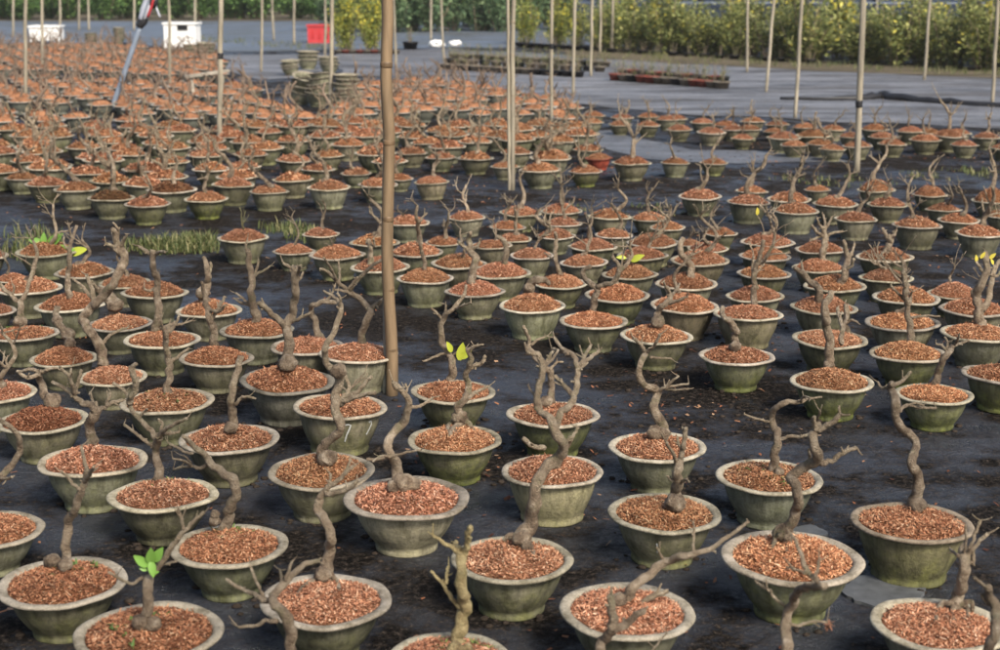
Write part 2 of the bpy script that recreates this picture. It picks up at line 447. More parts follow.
# ------------------------------------------------------------------ the potted trees read off the photograph
# each: (left, right, lip) of the rim in the photograph, then options
POTS = []
def P(l, r, lip, label=None, **k):
    POTS.append(dict(l=l, r=r, lip=lip, label=label, **k))
def C(r0, r1, *xy, kind='branch', tip=(.2, 1), dy=None):
    return dict(r0=r0, r1=r1, pts=[(xy[i], xy[i+1]) for i in range(0, len(xy), 2)], kind=kind, tip=tip, dy=dy)
def T(*rs, pts, tip=(0, .35)):
    return dict(rs=rs, pts=[(pts[i], pts[i+1]) for i in range(0, len(pts), 2)], kind='trunk', tip=tip)
DK = (.68, .62, .60); MDK = (.85, .8, .78)
# ---- nearest pots, trees traced one by one
P(75, 222, 666, "bonsai sawn off to a short stump bearing three fresh green leaves", k='mid', lod='hi', tone=DK, moss=.6, weeds=5, dome=.05,
  ch=[T(8, 7, 6.5, 6.3, pts=[146, 624, 146, 605, 147, 590, 147, 576]),
      C(4.5, 2, 148, 579, 158, 566, 170, 548, 183, 530, 194, 519, 203, 511), C(2.6, 1.6, 183, 530, 180, 518, 176, 506), C(2.4, 1.6, 145, 580, 140, 578, 134, 583, 126, 582, 115, 576, 108, 572), C(1.8, 1.2, 160, 564, 168, 563, 176, 561)],
  leaves=[(147, 566, 132, 19, 'g'), (150, 563, 82, 21, 'g'), (153, 561, 58, 20, 'g'), (150, 560, -78, 17, 'g'), (146, 570, 155, 8, 'g'), (152, 573, 20, 7, 'g')], lumps=[(140, 622, 9), (153, 624, 8)])
P(-1, 127, 609, "bonsai with two round knobs at its trunk base, in a greenish pot", k='wide', lod='hi', tone=DK, moss=.55, dome=.05, weeds=6,
  ch=[T(7, 6, 6, 5.2, 5, 4, pts=[67, 566, 66, 545, 70, 525, 75, 512, 82, 494, 87, 480], tip=(.1, .4)),
      C(3.6, 1.8, 86, 483, 88, 470, 86, 458, 84, 445), C(2.6, 1.5, 84, 490, 76, 484, 70, 476, 63, 470), C(3.2, 1.6, 87, 482, 93, 472, 97, 465)],
  lumps=[(53, 561, 8.5), (66, 565, 8)])
P(-62, 42, 549, "bonsai at the frame edge whose bare branch hooks back like a question mark", k='wide', lod='hi', tone=MDK, moss=.4, dome=.05,
  ch=[T(6, 5.5, 5, 4.5, 4, 3.6, 3, 2.5, pts=[-14, 515, -10, 500, -4, 480, 8, 465, 16, 448, 12, 432, 0, 422, -9, 417]), C(2.4, 1.6, -2, 478, 4, 478, 9, 476)])
P(107, 217, 516, "bonsai with forked claw-like branches and orange mulch heaped beside its root", k='wide', lod='hi', moss=.35, dome=.09, weeds=6,
  ch=[T(7, 5.8, 5.2, 5, 4.5, pts=[160, 482, 157, 470, 154, 455, 155, 445, 158, 438]),
      C(4, 2, 156, 442, 152, 435, 142, 424, 132, 414, 127, 405, 123, 393, 110, 384), C(2.6, 1.8, 150, 446, 142, 440, 132, 432, 122, 425), C(3.4, 1.7, 158, 438, 164, 430, 171, 426, 185, 420),
      C(2.4, 1.6, 162, 435, 170, 434, 178, 432), C(2.2, 1.4, 158, 436, 160, 425, 156, 420), C(2, 1.4, 150, 446, 154, 440), C(4, 4.4, 127, 405, 130, 396, 133, 386, 129, 368, dy=-.02), C(1.8, 1.2, 136, 420, 143, 412, 145, 410)])
P(38, 146, 480, "bonsai whose dark trunk ends in a flat spray of whitish branches", k='mid', lod='hi', moss=.5, dome=.08,
  ch=[T(8, 7, 6.8, 6.6, pts=[90, 445, 90, 432, 91, 420, 94, 410], tip=(0, 0)), C(5.5, 2, 95, 410, 88, 405, 80, 402, 73, 396, 66, 390, 50, 382), C(3, 2, 73, 396, 71, 388, 68, 378, 58, 368), C(3, 2, 74, 394, 76, 384, 80, 370),
      C(3.4, 2, 96, 409, 103, 408, 112, 402, 122, 400), C(2.4, 1.6, 92, 406, 91, 400, 88, 393), C(2.4, 1.6, 105, 406, 107, 400, 109, 392), C(2, 1.5, 71, 388, 69, 380, 69, 369)])
P(-2, 88, 435, "bonsai with a knobbly base in a heap of very dark mulch", k='mid', lod='hi', tone=(.55, .45, .43), moss=.5, dome=.12,
  ch=[T(7, 6, 5, 4.5, 4, pts=[53, 404, 47, 394, 42, 385, 40, 377, 41, 371]), C(3.5, 2, 42, 374, 34, 376, 28, 378, 20, 372), C(2.8, 1.6, 40, 371, 30, 369, 25, 371, 18, 371), C(3, 1.8, 42, 372, 49, 370, 58, 368)], lumps=[(53, 401, 9)])
P(-46, 36, 405, "bonsai pot with weeds on its mulch, half outside the frame", k='mid', lod='hi', moss=.4, dome=.1, weeds=6, gen=3)
P(121, 214, 416, "slim straight bonsai in a white-lipped pot in front of three dark pots", k='mid', lod='hi', moss=.45, dome=.09, weeds=6,
  ch=[T(5.5, 4.6, 4.4, 4, 3.6, 3, pts=[168, 393, 170, 380, 170, 365, 167, 348, 167, 336, 171, 327], tip=(.1, .6)), C(2.5, 1.4, 171, 332, 176, 325, 180, 316), C(2.8, 1.5, 170, 362, 178, 357, 190, 348), C(2, 1.4, 167, 338, 164, 330, 162, 320), C(1.8, 1.2, 176, 325, 184, 324, 192, 321)])
P(179, 279, 456, "bonsai with a tall plain upright stem and one side twig", k='mid', lod='hi', moss=.3, dome=.09,
  ch=[T(6.5, 5.5, 5, 4.6, 4.6, 4, pts=[232, 429, 232, 415, 231, 400, 234, 385, 237, 372, 241, 356], tip=(.1, .4)), C(2.4, 1.3, 236, 405, 241, 398, 248, 397, 256, 399)], lumps=[(231, 428, 7)])
P(170, 289, 570, "bonsai with an arching trunk leaning left into thin whitish twigs beside a cut stump", k='wide', lod='hi', tone=MDK, moss=.5, dome=.06, weeds=6,
  ch=[T(8, 7, 6.4, 6, 5.5, 4.6, 3.5, 2.6, pts=[227, 524, 232, 508, 236, 492, 233, 479, 222, 470, 209, 458, 196, 447, 184, 435], tip=(.1, .9)), C(3, 1.5, 212, 461, 202, 468, 190, 466, 174, 469), C(2, 1.2, 192, 466, 186, 461, 174, 458), C(2, 1.2, 192, 464, 189, 459, 186, 456), C(2.4, 1.3, 194, 454, 186, 451, 177, 447, 169, 442)],
  lumps=[(215, 521, 6), (216, 514, 5)])
P(258, 391, 630, "bonsai with a smooth snaking trunk rising from a low knobby root", k='wide', lod='hi', moss=.45, dome=.05,
  ch=[T(8, 7.2, 6.6, 6.6, 6.2, 5.6, 5, pts=[326, 577, 326, 560, 329, 545, 330, 534, 323, 522, 316, 510, 318, 498], tip=(0, .5)), C(4.8, 2, 318, 499, 322, 490, 330, 484, 340, 476, 350, 465), C(4, 2.6, 324, 494, 334, 493, 345, 489, 354, 481, dy=-.03), C(2.6, 1.5, 325, 491, 327, 483, 328, 474), C(2.6, 1.6, 338, 490, 350, 487, 362, 480), C(2.2, 1.4, 336, 480, 344, 468, 347, 458)],
  lumps=[(322, 574, 9)], roots=[[322, 572, 312, 580, 302, 588, 296, 597], [330, 575, 336, 582, 338, 590]])
P(225, 380, 734, "knotted foreground bonsai trunk forking into a pale three-pronged branch, its pot below the frame", k='wide', lod='hi', moss=.4, dome=.05,
  ch=[T(9, 8, 7.5, 7.2, 6.4, 5.6, pts=[282, 672, 289, 655, 293, 635, 288, 615, 277, 605, 275, 594], tip=(0, .2)), C(6, 3, 275, 594, 286, 583, 297, 573, 307, 565, 321, 561), C(4.5, 2, 272, 600, 263, 597, 256, 593, 246, 590, 228, 578), C(2.4, 1.5, 266, 597, 260, 584, 256, 574, 253, 565), C(3.5, 2, 280, 621, 268, 620, 258, 625, 240, 626), C(2.6, 1.6, 288, 581, 291, 571, 295, 561), C(2.2, 1.5, 284, 584, 284, 575, 282, 569)])
P(343, 469, 522, "bonsai with a flared foot and bent trunk in the pale clean grey pot", k='wide', lod='hi', col=(1.6, 1.5, 1.4), moss=.28, dome=.055,
  ch=[T(13, 7.5, 6.2, 5.6, 5.4, 5.2, 4.6, 4, 3.2, pts=[403, 484, 397, 470, 391, 458, 386, 446, 391, 435, 402, 422, 407, 406, 402, 393, 394, 383], tip=(0, .7)), C(2.6, 1.6, 407, 407, 416, 406, 423, 403, 431, 397), C(2.2, 1.4, 366, 460, 385, 458, 402, 453, 420, 449), C(1.8, 1.2, 390, 457, 380, 456, 372, 461), C(2, 1.3, 404, 395, 405, 389, 404, 383), C(3, 2, 400, 391, 394, 388, 391, 381)],
  lumps=[(403, 482, 11), (412, 484, 8), (393, 486, 7)])
P(268, 375, 490, "bonsai with a ball-shaped root and tall zigzag trunk", k='mid', lod='hi', moss=.4, dome=.08,
  ch=[T(7, 6.4, 5.8, 5.6, 5.8, 6.2, 6, 4.4, 4, 3.8, 3.4, 3, pts=[325, 462, 322, 448, 330, 438, 340, 428, 336, 412, 334, 398, 340, 378, 328, 362, 326, 347, 333, 334, 340, 317, 341, 303], tip=(0, .8)), C(2.6, 1.5, 340, 308, 338, 299, 331, 294, 324, 290), C(2, 1.3, 341, 305, 341, 297, 338, 292), C(3.2, 2, 337, 402, 346, 394, 350, 386, 341, 368, tip=(.5, 1)), C(4, 2.2, 340, 404, 352, 396, 362, 386, 372, 375), C(3.5, 2.4, 340, 402, 352, 398, 363, 394, 376, 391, tip=(.4, 1))],
  lumps=[(328, 457, 9.5), (339, 370, 8)])
P(291, 386, 422, "bonsai pot with white brush strokes painted on its side", k='bucket', lod='hi', moss=.6, dome=.07, gen=7, gscale=.55, goff=(.18, .1), marks=True)
P(237, 333, 395, "bonsai cut flat across a thick white-tipped top, in the dark rimmed pot", k='mid', lod='hi', rimcol=(.42, .42, .42), moss=.1, col=(.7, .7, .75), dome=.13,
  ch=[T(8, 6.4, 5.8, 5.6, 5.4, 5.2, 5, pts=[285, 362, 285, 345, 282, 328, 288, 316, 289, 300, 289, 282, 288, 266], tip=(0, .6)), C(4.4, 3.2, 281, 326, 270, 317, 260, 308, 253, 303), C(3, 1.8, 288, 322, 297, 317, 307, 311), C(2, 1.4, 289, 281, 294, 277, 296, 271), C(2.6, 2, 287, 274, 283, 268, 276, 263), C(2.2, 1.6, 290, 276, 292, 268, 293, 264)], lumps=[(285, 363, 10)])
P(220, 294, 340, "bonsai with a dark upright trunk and straw-coloured side twigs", k='mid', lod='hi', moss=.3, tone=MDK, dome=.13, col=(.8, .8, .8),
  ch=[T(6, 5.4, 4.6, 4.4, 4, 3.2, pts=[257, 322, 254, 308, 252, 295, 252, 280, 250, 264, 248, 250]), C(2.2, 1.3, 252, 281, 256, 273, 259, 261), C(2, 1.2, 253, 277, 262, 272, 271, 266), C(2.6, 1.3, 253, 305, 245, 304, 234, 298), C(2, 1.2, 250, 303, 243, 298, 236, 293), C(1.8, 1.2, 249, 252, 246, 246, 248, 240)])
P(270, 344, 357, "low bonsai with a thin stem bent over at a right angle like a walking stick", k='mid', lod='hi', moss=.3, dome=.1,
  ch=[T(5, 4, 3.7, 3.5, 3.3, 2.8, pts=[318, 336, 315, 322, 310, 312, 314, 304, 323, 302, 336, 302], tip=(.2, .6)), C(2, 1.2, 323, 302, 330, 295, 334, 284)])
P(318, 398, 365, "bonsai forking wide above a grey pot right behind the tall bamboo pole", k='bucket', lod='hi', col=(1.3, 1.25, 1.2), moss=.3, dome=.1,
  ch=[T(6, 5, 4.6, 4.4, 3.8, 3.2, pts=[360, 344, 362, 332, 368, 317, 369, 308, 358, 298, 345, 290], tip=(.1, .4)), C(3.6, 2.2, 370, 310, 376, 304, 382, 299), C(3.4, 1.8, 347, 291, 356, 280, 368, 268, 382, 258), C(3, 1.6, 345, 290, 334, 280, 326, 272, 318, 269), C(2, 1.2, 336, 282, 329, 268, 322, 258), C(1.8, 1.2, 338, 284, 338, 272, 337, 262), C(2.4, 1.4, 350, 294, 342, 291, 333, 290), C(2.4, 1.4, 346, 290, 352, 283, 356, 277)])
P(407, 502, 456, "bonsai on exposed claw roots above the bright green mossy pot", k='mid', lod='hi', moss=1, dome=.1,
  ch=[T(6, 5.4, 4.8, 4.6, 4, 3.4, 2.6, pts=[461, 420, 457, 408, 466, 399, 469, 388, 466, 374, 470, 361, 467, 348], tip=(0, .4)), C(3, 1.8, 468, 398, 476, 392, 488, 386), C(3, 2.4, 468, 369, 475, 365, 481, 363, 485, 356, tip=(.7, 1)), C(1.8, 1.1, 468, 352, 474, 346, 483, 344)],
  lumps=[(459, 417, 8)], roots=[[458, 420, 449, 424, 447, 432], [461, 422, 457, 428, 455, 433], [464, 421, 470, 426, 474, 431], [459, 424, 452, 430, 449, 436]])
P(409, 495, 405, "bonsai carrying two lime green leaves where its trunk kinks", k='mid', lod='hi', moss=.6, tone=MDK, dome=.07,
  ch=[T(5.5, 5, 4.6, 4.8, 4.4, 3.6, 2.8, 2.2, 1.6, pts=[450, 378, 451, 362, 448, 352, 439, 340, 440, 322, 450, 309, 461, 296, 463, 285], tip=(0, .6)), C(2.2, 1.4, 440, 320, 435, 314, 428, 308), C(1.8, 1.2, 452, 309, 459, 306, 468, 302), C(1.7, 1.2, 443, 317, 443, 310, 443, 304), C(2, 1.2, 446, 352, 434, 357, 422, 362), C(1.8, 1.1, 451, 355, 462, 350, 476, 345)],
  leaves=[(458, 360, 80, 20, 'l'), (450, 352, 110, 13, 'l'), (459, 358, 40, 15, 'l')])
P(501, 604, 490, "bonsai in the buff grey pot half hidden behind a thick leaning forked trunk", k='bucket', lod='hi', col=(1.5, 1.4, 1.15), moss=.35, dome=.08,
  ch=[T(5, 4.4, 4, 3.4, pts=[560, 462, 562, 452, 566, 445, 572, 438]), C(3.6, 3, 545, 449, 534, 446, 523, 438, tip=(.6, 1))], lumps=[(556, 464, 6)])
P(506, 600, 430, "green pot with an olive bonsai tangled behind a larger forked tree", k='mid', lod='hi', moss=.9, dome=.06,
  ch=[T(4.6, 4.4, 4.4, 4.2, 3.8, 3.2, 2.6, 2, pts=[551, 403, 551, 388, 552, 374, 545, 368, 538, 360, 530, 350, 529, 340, 523, 326], tip=(0, .5)), C(2, 1.3, 531, 345, 537, 340, 545, 337), C(3, 1.8, 544, 367, 549, 358, 554, 348), C(2, 1.3, 549, 370, 556, 363, 563, 362)], lumps=[(546, 402, 7)])
P(450, 573, 585, "largest forked bonsai, two tall pale leaders on a thick leaning trunk", k='mid', lod='hi', moss=.6, dome=.06,
  ch=[T(12, 9.5, 8, 7, 7.4, 7.4, 6.4, 6, 5.6, 5, 4.4, pts=[521, 541, 529, 522, 535, 503, 535, 482, 545, 468, 558, 457, 561, 446, 553, 432, 548, 420, 540, 412, 535, 405], tip=(0, .6)), C(5.2, 3.4, 536, 408, 535, 395, 539, 380, 541, 366, 536, 356, 525, 352), C(5.2, 3.6, 553, 428, 558, 417, 567, 405, 573, 395, 575, 382, 577, 368, dy=.05), C(3.8, 2, 577, 368, 570, 354, 561, 349, 552, 337, dy=.05), C(3.2, 1.8, 577, 366, 582, 357, 589, 344, dy=.05), C(3.2, 2, 578, 367, 588, 358, 597, 350, dy=.05), C(2.4, 1.5, 566, 353, 558, 351, 550, 349, dy=.05), C(3.4, 2.6, 571, 395, 562, 385, 553, 375, dy=.03), C(2, 1.2, 535, 398, 530, 391, 526, 385), C(3, 2, 561, 446, 569, 438, 577, 427), C(2.2, 1.4, 541, 368, 551, 358, 556, 349)],
  lumps=[(521, 540, 10), (526, 546, 6), (511, 537, 5)], roots=[[518, 540, 508, 537, 503, 541], [526, 543, 531, 549, 533, 556]])
P(609, 707, 464, "bonsai with a snaking trunk and flat tuft of side twigs over a flared foot", k='mid', lod='hi', moss=.35, dome=.05,
  ch=[T(11, 7, 6, 5.6, 5.4, 5, 4.6, 4, 3.4, pts=[659, 434, 664, 426, 658, 414, 655, 403, 657, 391, 648, 386, 640, 377, 642, 364, 647, 352], tip=(0, .4)), C(3, 2, 647, 353, 642, 344, 635, 338), C(2.6, 1.6, 648, 352, 655, 346, 662, 334), C(2, 1.2, 651, 357, 661, 358, 673, 359), C(3, 1.3, 658, 392, 666, 387, 680, 376), C(2, 1.2, 666, 388, 676, 386, 690, 384), C(2, 1.2, 666, 389, 677, 390, 690, 389)],
  lumps=[(655, 433, 8), (664, 434, 7)])
P(606, 720, 535, "stubby bonsai with a thick upright post trunk and a loose bark collar", k='mid', lod='hi', moss=.6, dome=.05, mark2=True,
  ch=[T(9, 7, 6.4, 6.2, 5.6, pts=[673, 505, 675, 492, 676, 480, 677, 470, 677, 460], tip=(.2, .6)), C(4, 3, 678, 462, 680, 450, 682, 438, 683, 427), C(2.8, 1.8, 675, 463, 670, 452, 663, 441), C(2.2, 1.6, 680, 450, 676, 443, 675, 437), C(2.4, 1.4, 672, 481, 667, 477, 666, 476, tip=(1, 1)), C(2.4, 1.4, 680, 482, 684, 479, 687, 481, tip=(1, 1))],
  lumps=[(674, 503, 10.5)])
P(556, 694, 642, "bonsai with one long low branch reaching right across the bark", k='wide', lod='hi', moss=.4, dome=.04, rimcol=(.85, .83, .8),
  ch=[T(8, 6.6, 6, 5.6, 5, 4.4, 3.6, 2.6, pts=[622, 600, 630, 588, 645, 575, 660, 562, 672, 556, 688, 552, 706, 545, 725, 532], tip=(0, .6)), C(2.8, 2, 722, 534, 732, 526, 743, 517, tip=(.5, .8)), C(2, 1.4, 688, 551, 689, 536, 688, 519), C(2, 1.4, 660, 559, 655, 551, 652, 546), C(1.6, 1.1, 706, 546, 711, 549), C(5, 3, 630, 608, 640, 602, 652, 594, 665, 590)],
  lumps=[(617, 600, 8)])
P(505, 665, 744, "split foreground bonsai stump with a pale torn top, its pot below the frame", k='wide', lod='hi', moss=.4, dome=.05,
  ch=[T(8, 6.8, 6.6, 6.8, pts=[584, 678, 597, 655, 606, 640, 614, 629], tip=(0, .2)), C(6.4, 4.6, 614, 630, 615, 618, 612, 606, 613, 596, tip=(.2, 1)), C(6, 4.6, 615, 630, 626, 626, 636, 618, 645, 611, tip=(0, .2)), C(1.8, 1.2, 648, 660, 656, 648, 668, 634)])
P(720, 863, 587, "bonsai with a root knob, thick elbowed trunk and a cut limb pointing right", k='wide', lod='hi', moss=.8, dome=.05, tone=(1.1, 1.05, 1),
  ch=[T(8, 7.4, 6.6, 6.4, 5.8, 6.2, 7.2, 7, 6, 5.4, 5, pts=[783, 544, 785, 530, 793, 515, 799, 501, 792, 486, 790, 475, 804, 467, 815, 458, 813, 445, 812, 432, 814, 424], tip=(0, .5)), C(4, 2.6, 818, 463, 829, 460, 841, 452, 854, 446), C(4, 3.4, 815, 430, 824, 424, 831, 419, 837, 413), C(3.8, 2.6, 813, 430, 812, 424, 811, 416), C(2, 1.3, 813, 420, 816, 414, 817, 410), C(2.4, 1.6, 808, 461, 807, 455, 806, 449)],
  lumps=[(781, 533, 10)], roots=[[778, 534, 773, 541, 773, 549], [785, 537, 786, 544, 786, 552]])
P(714, 822, 497, "slender bonsai bent over at its top like a shepherd's crook, weeds round its foot", k='mid', lod='hi', moss=.35, dome=.05, weeds=6, col=(.9, .95, .95),
  ch=[T(6, 5.6, 5.2, 4.8, 4.2, 3.8, 3.4, 3, 2.6, pts=[771, 472, 773, 456, 775, 440, 773, 428, 769, 418, 772, 408, 783, 402, 795, 401, 803, 398], tip=(.1, .6)), C(2, 1.2, 803, 398, 810, 397, 819, 396), C(2, 1.2, 769, 422, 760, 421, 741, 415), C(2.6, 1.8, 776, 442, 786, 436, 797, 436, 811, 432), C(1.8, 1.2, 798, 401, 800, 396, 807, 397)], lumps=[(778, 472, 5)])
P(851, 972, 546, "tall smooth S-curved bonsai in the brown-lipped tub", k='bucket', lod='hi', rimcol=(.62, .55, .5), col=(.8, .72, .6), moss=.65, dome=.03, tone=MDK,
  ch=[T(12, 8, 6.6, 6.2, 5.8, 6, 5.8, 6, 6, 5, 4.2, 3.8, pts=[917, 508, 918, 492, 915, 474, 911, 464, 912, 451, 912, 438, 902, 430, 894, 420, 896, 406, 892, 396, 890, 388, 889, 383], tip=(0, .3)), C(3, 1.8, 891, 386, 901, 380, 909, 371), C(2.2, 1.5, 889, 386, 880, 388, 876, 382), C(2.8, 1.6, 897, 411, 906, 405, 918, 407, 935, 407), C(1.6, 1.1, 906, 405, 914, 403, 922, 405)],
  lumps=[(917, 505, 9)])
P(871, 1006, 655, "bonsai gripping the bark with a spider of bare roots", k='wide', lod='hi', moss=.3, dome=.04,
  ch=[T(9, 8, 7.4, 7, 6, pts=[955, 606, 957, 592, 962, 577, 963, 562, 961, 546], tip=(0, .4)), C(3, 2, 966, 556, 971, 542, 975, 530, 979, 520), C(3.2, 2.4, 966, 556, 974, 546, 987, 533), C(3, 1.8, 966, 562, 972, 562, 972, 550, 970, 545), C(2.4, 1.6, 957, 556, 953, 552, 949, 549), C(2, 1.4, 963, 552, 965, 540, 964, 525)],
  lumps=[(955, 604, 8)], roots=[[953, 603, 942, 603, 936, 612, 935, 622], [955, 606, 948, 610, 946, 618], [958, 605, 970, 602, 972, 610], [957, 606, 962, 612, 964, 620], [955, 604, 951, 613, 954, 621], [960, 604, 967, 608, 967, 618]])
P(930, 1078, 748, "foreground bonsai with a forked twig leaning in beside the spider-rooted tree", k='wide', lod='hi', moss=.4, dome=.05,
  ch=[T(8, 7, 6.6, 6.4, 5.6, 4.8, pts=[982, 672, 988, 645, 995, 628, 996, 612, 990, 596, 988, 587], tip=(0, .3)), C(2.6, 1.8, 987, 588, 980, 582, 973, 577), C(4, 3, 997, 612, 1004, 602, 1010, 590), C(2.5, 1.8, 990, 604, 984, 600, 981, 593)])
P(710, 862, 748, "foreground bonsai with a ghostly white twig and a dead flower cluster", k='wide', lod='hi', moss=.4, dome=.05, dead=(831, 626),
  ch=[T(9, 8, 7, 6.4, 6, pts=[784, 678, 786, 652, 789, 630, 791, 612, 797, 597], tip=(0, .2)), C(5.6, 4.6, 796, 600, 803, 592, 812, 589, 828, 589, tip=(0, .4)), C(4, 2, 822, 585, 812, 575, 806, 561, 802, 549, 796, 537), C(2, 1.3, 808, 575, 799, 572, 790, 569), C(2.4, 1.8, 818, 580, 821, 573, 823, 563), C(2.2, 1.6, 787, 606, 778, 599, 770, 590, 759, 582, tip=(1, 1)), C(1.8, 1.4, 774, 595, 773, 590, tip=(1, 1)), C(2.4, 1.6, 789, 623, 800, 626, 815, 622, 829, 623)])
P(386, 512, 690, "thick yellowish bonsai post with a blunt stub top and weedy foot", k='mid', lod='hi', moss=.5, dome=.06, weeds=9, rimcol=(.75, .75, .7),
  bark=(1.35, 1.35, .95),
  ch=[T(9, 8.4, 8.2, 7.2, 6.8, 6.6, pts=[457, 645, 461, 628, 465, 606, 461, 588, 460, 568, 461, 551], tip=(.3, .5)), C(4.4, 3.8, 463, 554, 466, 545, 467, 535, 468, 526, tip=(.3, .8)), C(4, 1.8, 459, 554, 451, 547, 443, 543, 432, 535), C(3.4, 1.8, 458, 608, 450, 596, 443, 585, 430, 571), C(2.4, 2, 446, 584, 446, 575, 448, 566), C(3.4, 2.6, 461, 550, 455, 545, 456, 541)], lumps=[(455, 650, 9), (467, 650, 7)])
# ---- second tier, right half
P(790, 874, 394, "thick-trunked bonsai with a double top over the bright mossy green bowl", k='mid', lod='hi', moss=1, dome=.12, c=3,
  ch=[T(6.5, 5.8, 5.4, 5.2, 4.6, 3.8, pts=[830, 362, 830, 345, 828, 328, 825, 313, 828, 300, 832, 292], tip=(0, .4)), C(3.6, 2.2, 841, 344, 843, 328, 840, 318, 838, 308, dy=.1), C(2.6, 1.6, 843, 328, 847, 317, 845, 305, dy=.1)])
P(698, 775, 367, "bonsai with a single bent stem like an elbow in the lone mossy bowl", k='mid', lod='hi', moss=.9, dome=.08, c=4,
  ch=[T(5, 4.6, 4.4, 4, 3.4, 2.8, pts=[735, 348, 735, 336, 734, 326, 726, 319, 722, 314, 722, 307])], lumps=[(735, 347, 6)])
P(619, 693, 346, "bonsai balanced on a round ball root above heaped bark", k='mid', lod='hi', moss=.5, dome=.12, c=5, rimcol=(1.1, 1.1, 1.05),
  ch=[T(5, 4.2, 4, 3.6, 3, pts=[657, 322, 655, 312, 664, 304, 669, 296, 665, 287], tip=(0, .5)), C(2.6, 1.5, 668, 303, 676, 300, 686, 296), C(2, 1.3, 668, 293, 664, 286, 662, 281), C(2.4, 1.4, 669, 297, 675, 289, 678, 283)], lumps=[(657, 322, 7.5)])
P(559, 628, 330, "bonsai shaped like an open claw over the stained cream rim", k='mid', lod='hi', moss=.5, dome=.08, c=6, tone=(1.1, 1, .95),
  ch=[T(5, 4.4, 4.2, 3.8, 3.2, 2.8, pts=[593, 311, 594, 297, 596, 287, 587, 281, 583, 272, 590, 266]), C(3.6, 2.4, 597, 287, 607, 284, 616, 279, 618, 266, 612, 256)])
P(499, 566, 314, "straight-sided grey bucket pot with a short stump lying over sideways", k='bucket', lod='hi', col=(1.35, 1.4, 1.3), moss=.55, dome=.06, c=7, rimcol=(1.25, 1.25, 1.2),
  ch=[T(6, 5.5, 5, 4, 3, pts=[529, 291, 531, 284, 538, 280, 544, 280, 549, 284])], lumps=[(529, 288, 6)])
P(444, 506, 299, "bonsai with a crooked trunk and white cut branch ends, just right of the bamboo pole", k='mid', lod='hi', moss=.5, dome=.07, c=9,
  ch=[T(5.5, 5, 4.6, 4, 3.4, 2.4, pts=[472, 283, 474, 270, 475, 260, 470, 250, 469, 240, 470, 232], tip=(0, .8)), C(2.6, 1.5, 471, 252, 464, 247, 458, 242), C(2.2, 1.4, 472, 250, 478, 246, 481, 239)])
P(396, 454, 285, "thin-stemmed bonsai whose pot almost touches the tall bamboo pole", k='bucket', lod='hi', moss=.5, dome=.07, col=(1.15, 1.15, 1.1), c=10,
  ch=[T(3, 2.6, 2.4, 2, pts=[425, 270, 424, 258, 421, 248, 420, 236])])
P(961, 1043, 387, "mossy pot cut off by the frame beside the three nearest right pots", k='mid', lod='hi', moss=.9, dome=.08, c=1, gen=5, tone=MDK)
P(895, 973, 406, "squat green pot with a ragged dark bonsai leaning away", k='mid', lod='hi', moss=.95, dome=.06, c=2, tone=(1.15, 1.1, 1),
  ch=[T(5.5, 5, 4.4, 4, 3.6, pts=[933, 386, 938, 374, 943, 362, 947, 353, 953, 346], tip=(0, .2)), C(2.4, 1.5, 952, 347, 960, 344, 969, 340), C(2.2, 1.4, 948, 352, 942, 346, 936, 344), C(2, 1.3, 954, 346, 958, 340, 960, 335), C(2, 1.3, 947, 350, 948, 342, 945, 337)])
P(870, 946, 364, "bonsai with a straight bleached stem and one thin side prong", k='mid', lod='hi', moss=.85, dome=.12, c=2,
  ch=[T(5, 4.2, 3.8, 3.4, 2.6, pts=[912, 341, 910, 325, 908, 306, 907, 288, 904, 271], tip=(.2, .9)), C(2.2, 1.4, 907, 301, 899, 293, 892, 285), C(2, 1.2, 912, 318, 925, 316, 941, 317)])
P(940, 1016, 343, "sturdy bonsai with small yellow leaves crowning two stems", k='mid', lod='hi', moss=.3, dome=.08, c=1, col=(.8, .8, .8),
  ch=[T(7, 6, 5.6, 5, 4.4, 3.4, pts=[980, 325, 978, 310, 977, 294, 981, 278, 985, 266, 984, 252], tip=(0, .5)), C(4.6, 2.6, 981, 312, 987, 300, 990, 282, 993, 268, 999, 260), C(2.6, 1.6, 983, 272, 977, 265, 974, 258), C(2.4, 1.4, 991, 275, 997, 275, 1002, 268)],
  leaves=[(975, 262, 100, 8, 'y'), (979, 258, 60, 8, 'y'), (988, 258, 45, 8, 'y'), (992, 264, 120, 7, 'y')])
P(791, 867, 349, None, k='mid', lod='hi', moss=.5, dome=.07, c=3, ch=[T(4.5, 4, 3.6, 3, pts=[846, 332, 844, 322, 847, 312, 845, 304]), C(2, 1.3, 844, 324, 851, 320, 857, 322)])
P(866, 940, 332, None, k='mid', lod='hi', moss=.4, dome=.09, c=2, gen=1)
P(789, 857, 316, "bonsai with a thick green limb sweeping left off a low trunk", k='mid', lod='hi', moss=.4, dome=.07, c=3,
  ch=[T(5, 4.8, 4.2, 3.6, 2.6, pts=[819, 301, 818, 290, 810, 282, 800, 274, 793, 268], tip=(0, .3)), C(2, 1.3, 804, 277, 801, 268, 800, 262)])
P(804, 866, 293, "bonsai with a dark upright fork ending in three prongs", k='mid', lod='hi', moss=.5, dome=.07, c=3,
  ch=[T(5, 4.4, 3.8, 3.2, 2.4, pts=[842, 282, 845, 271, 848, 260, 847, 250, 844, 240]), C(2.2, 1.4, 848, 258, 853, 252, 855, 243), C(2.4, 1.6, 845, 270, 852, 266, 854, 258)])
P(872, 939, 306, None, k='mid', lod='hi', moss=.4, dome=.08, c=2, gen=14)
P(939, 1008, 318, None, k='mid', lod='hi', moss=.35, dome=.08, c=1, gen=9)
P(927, 980, 300, None, k='mid', lod='hi', moss=.5, dome=.12, c=1, gen=21)
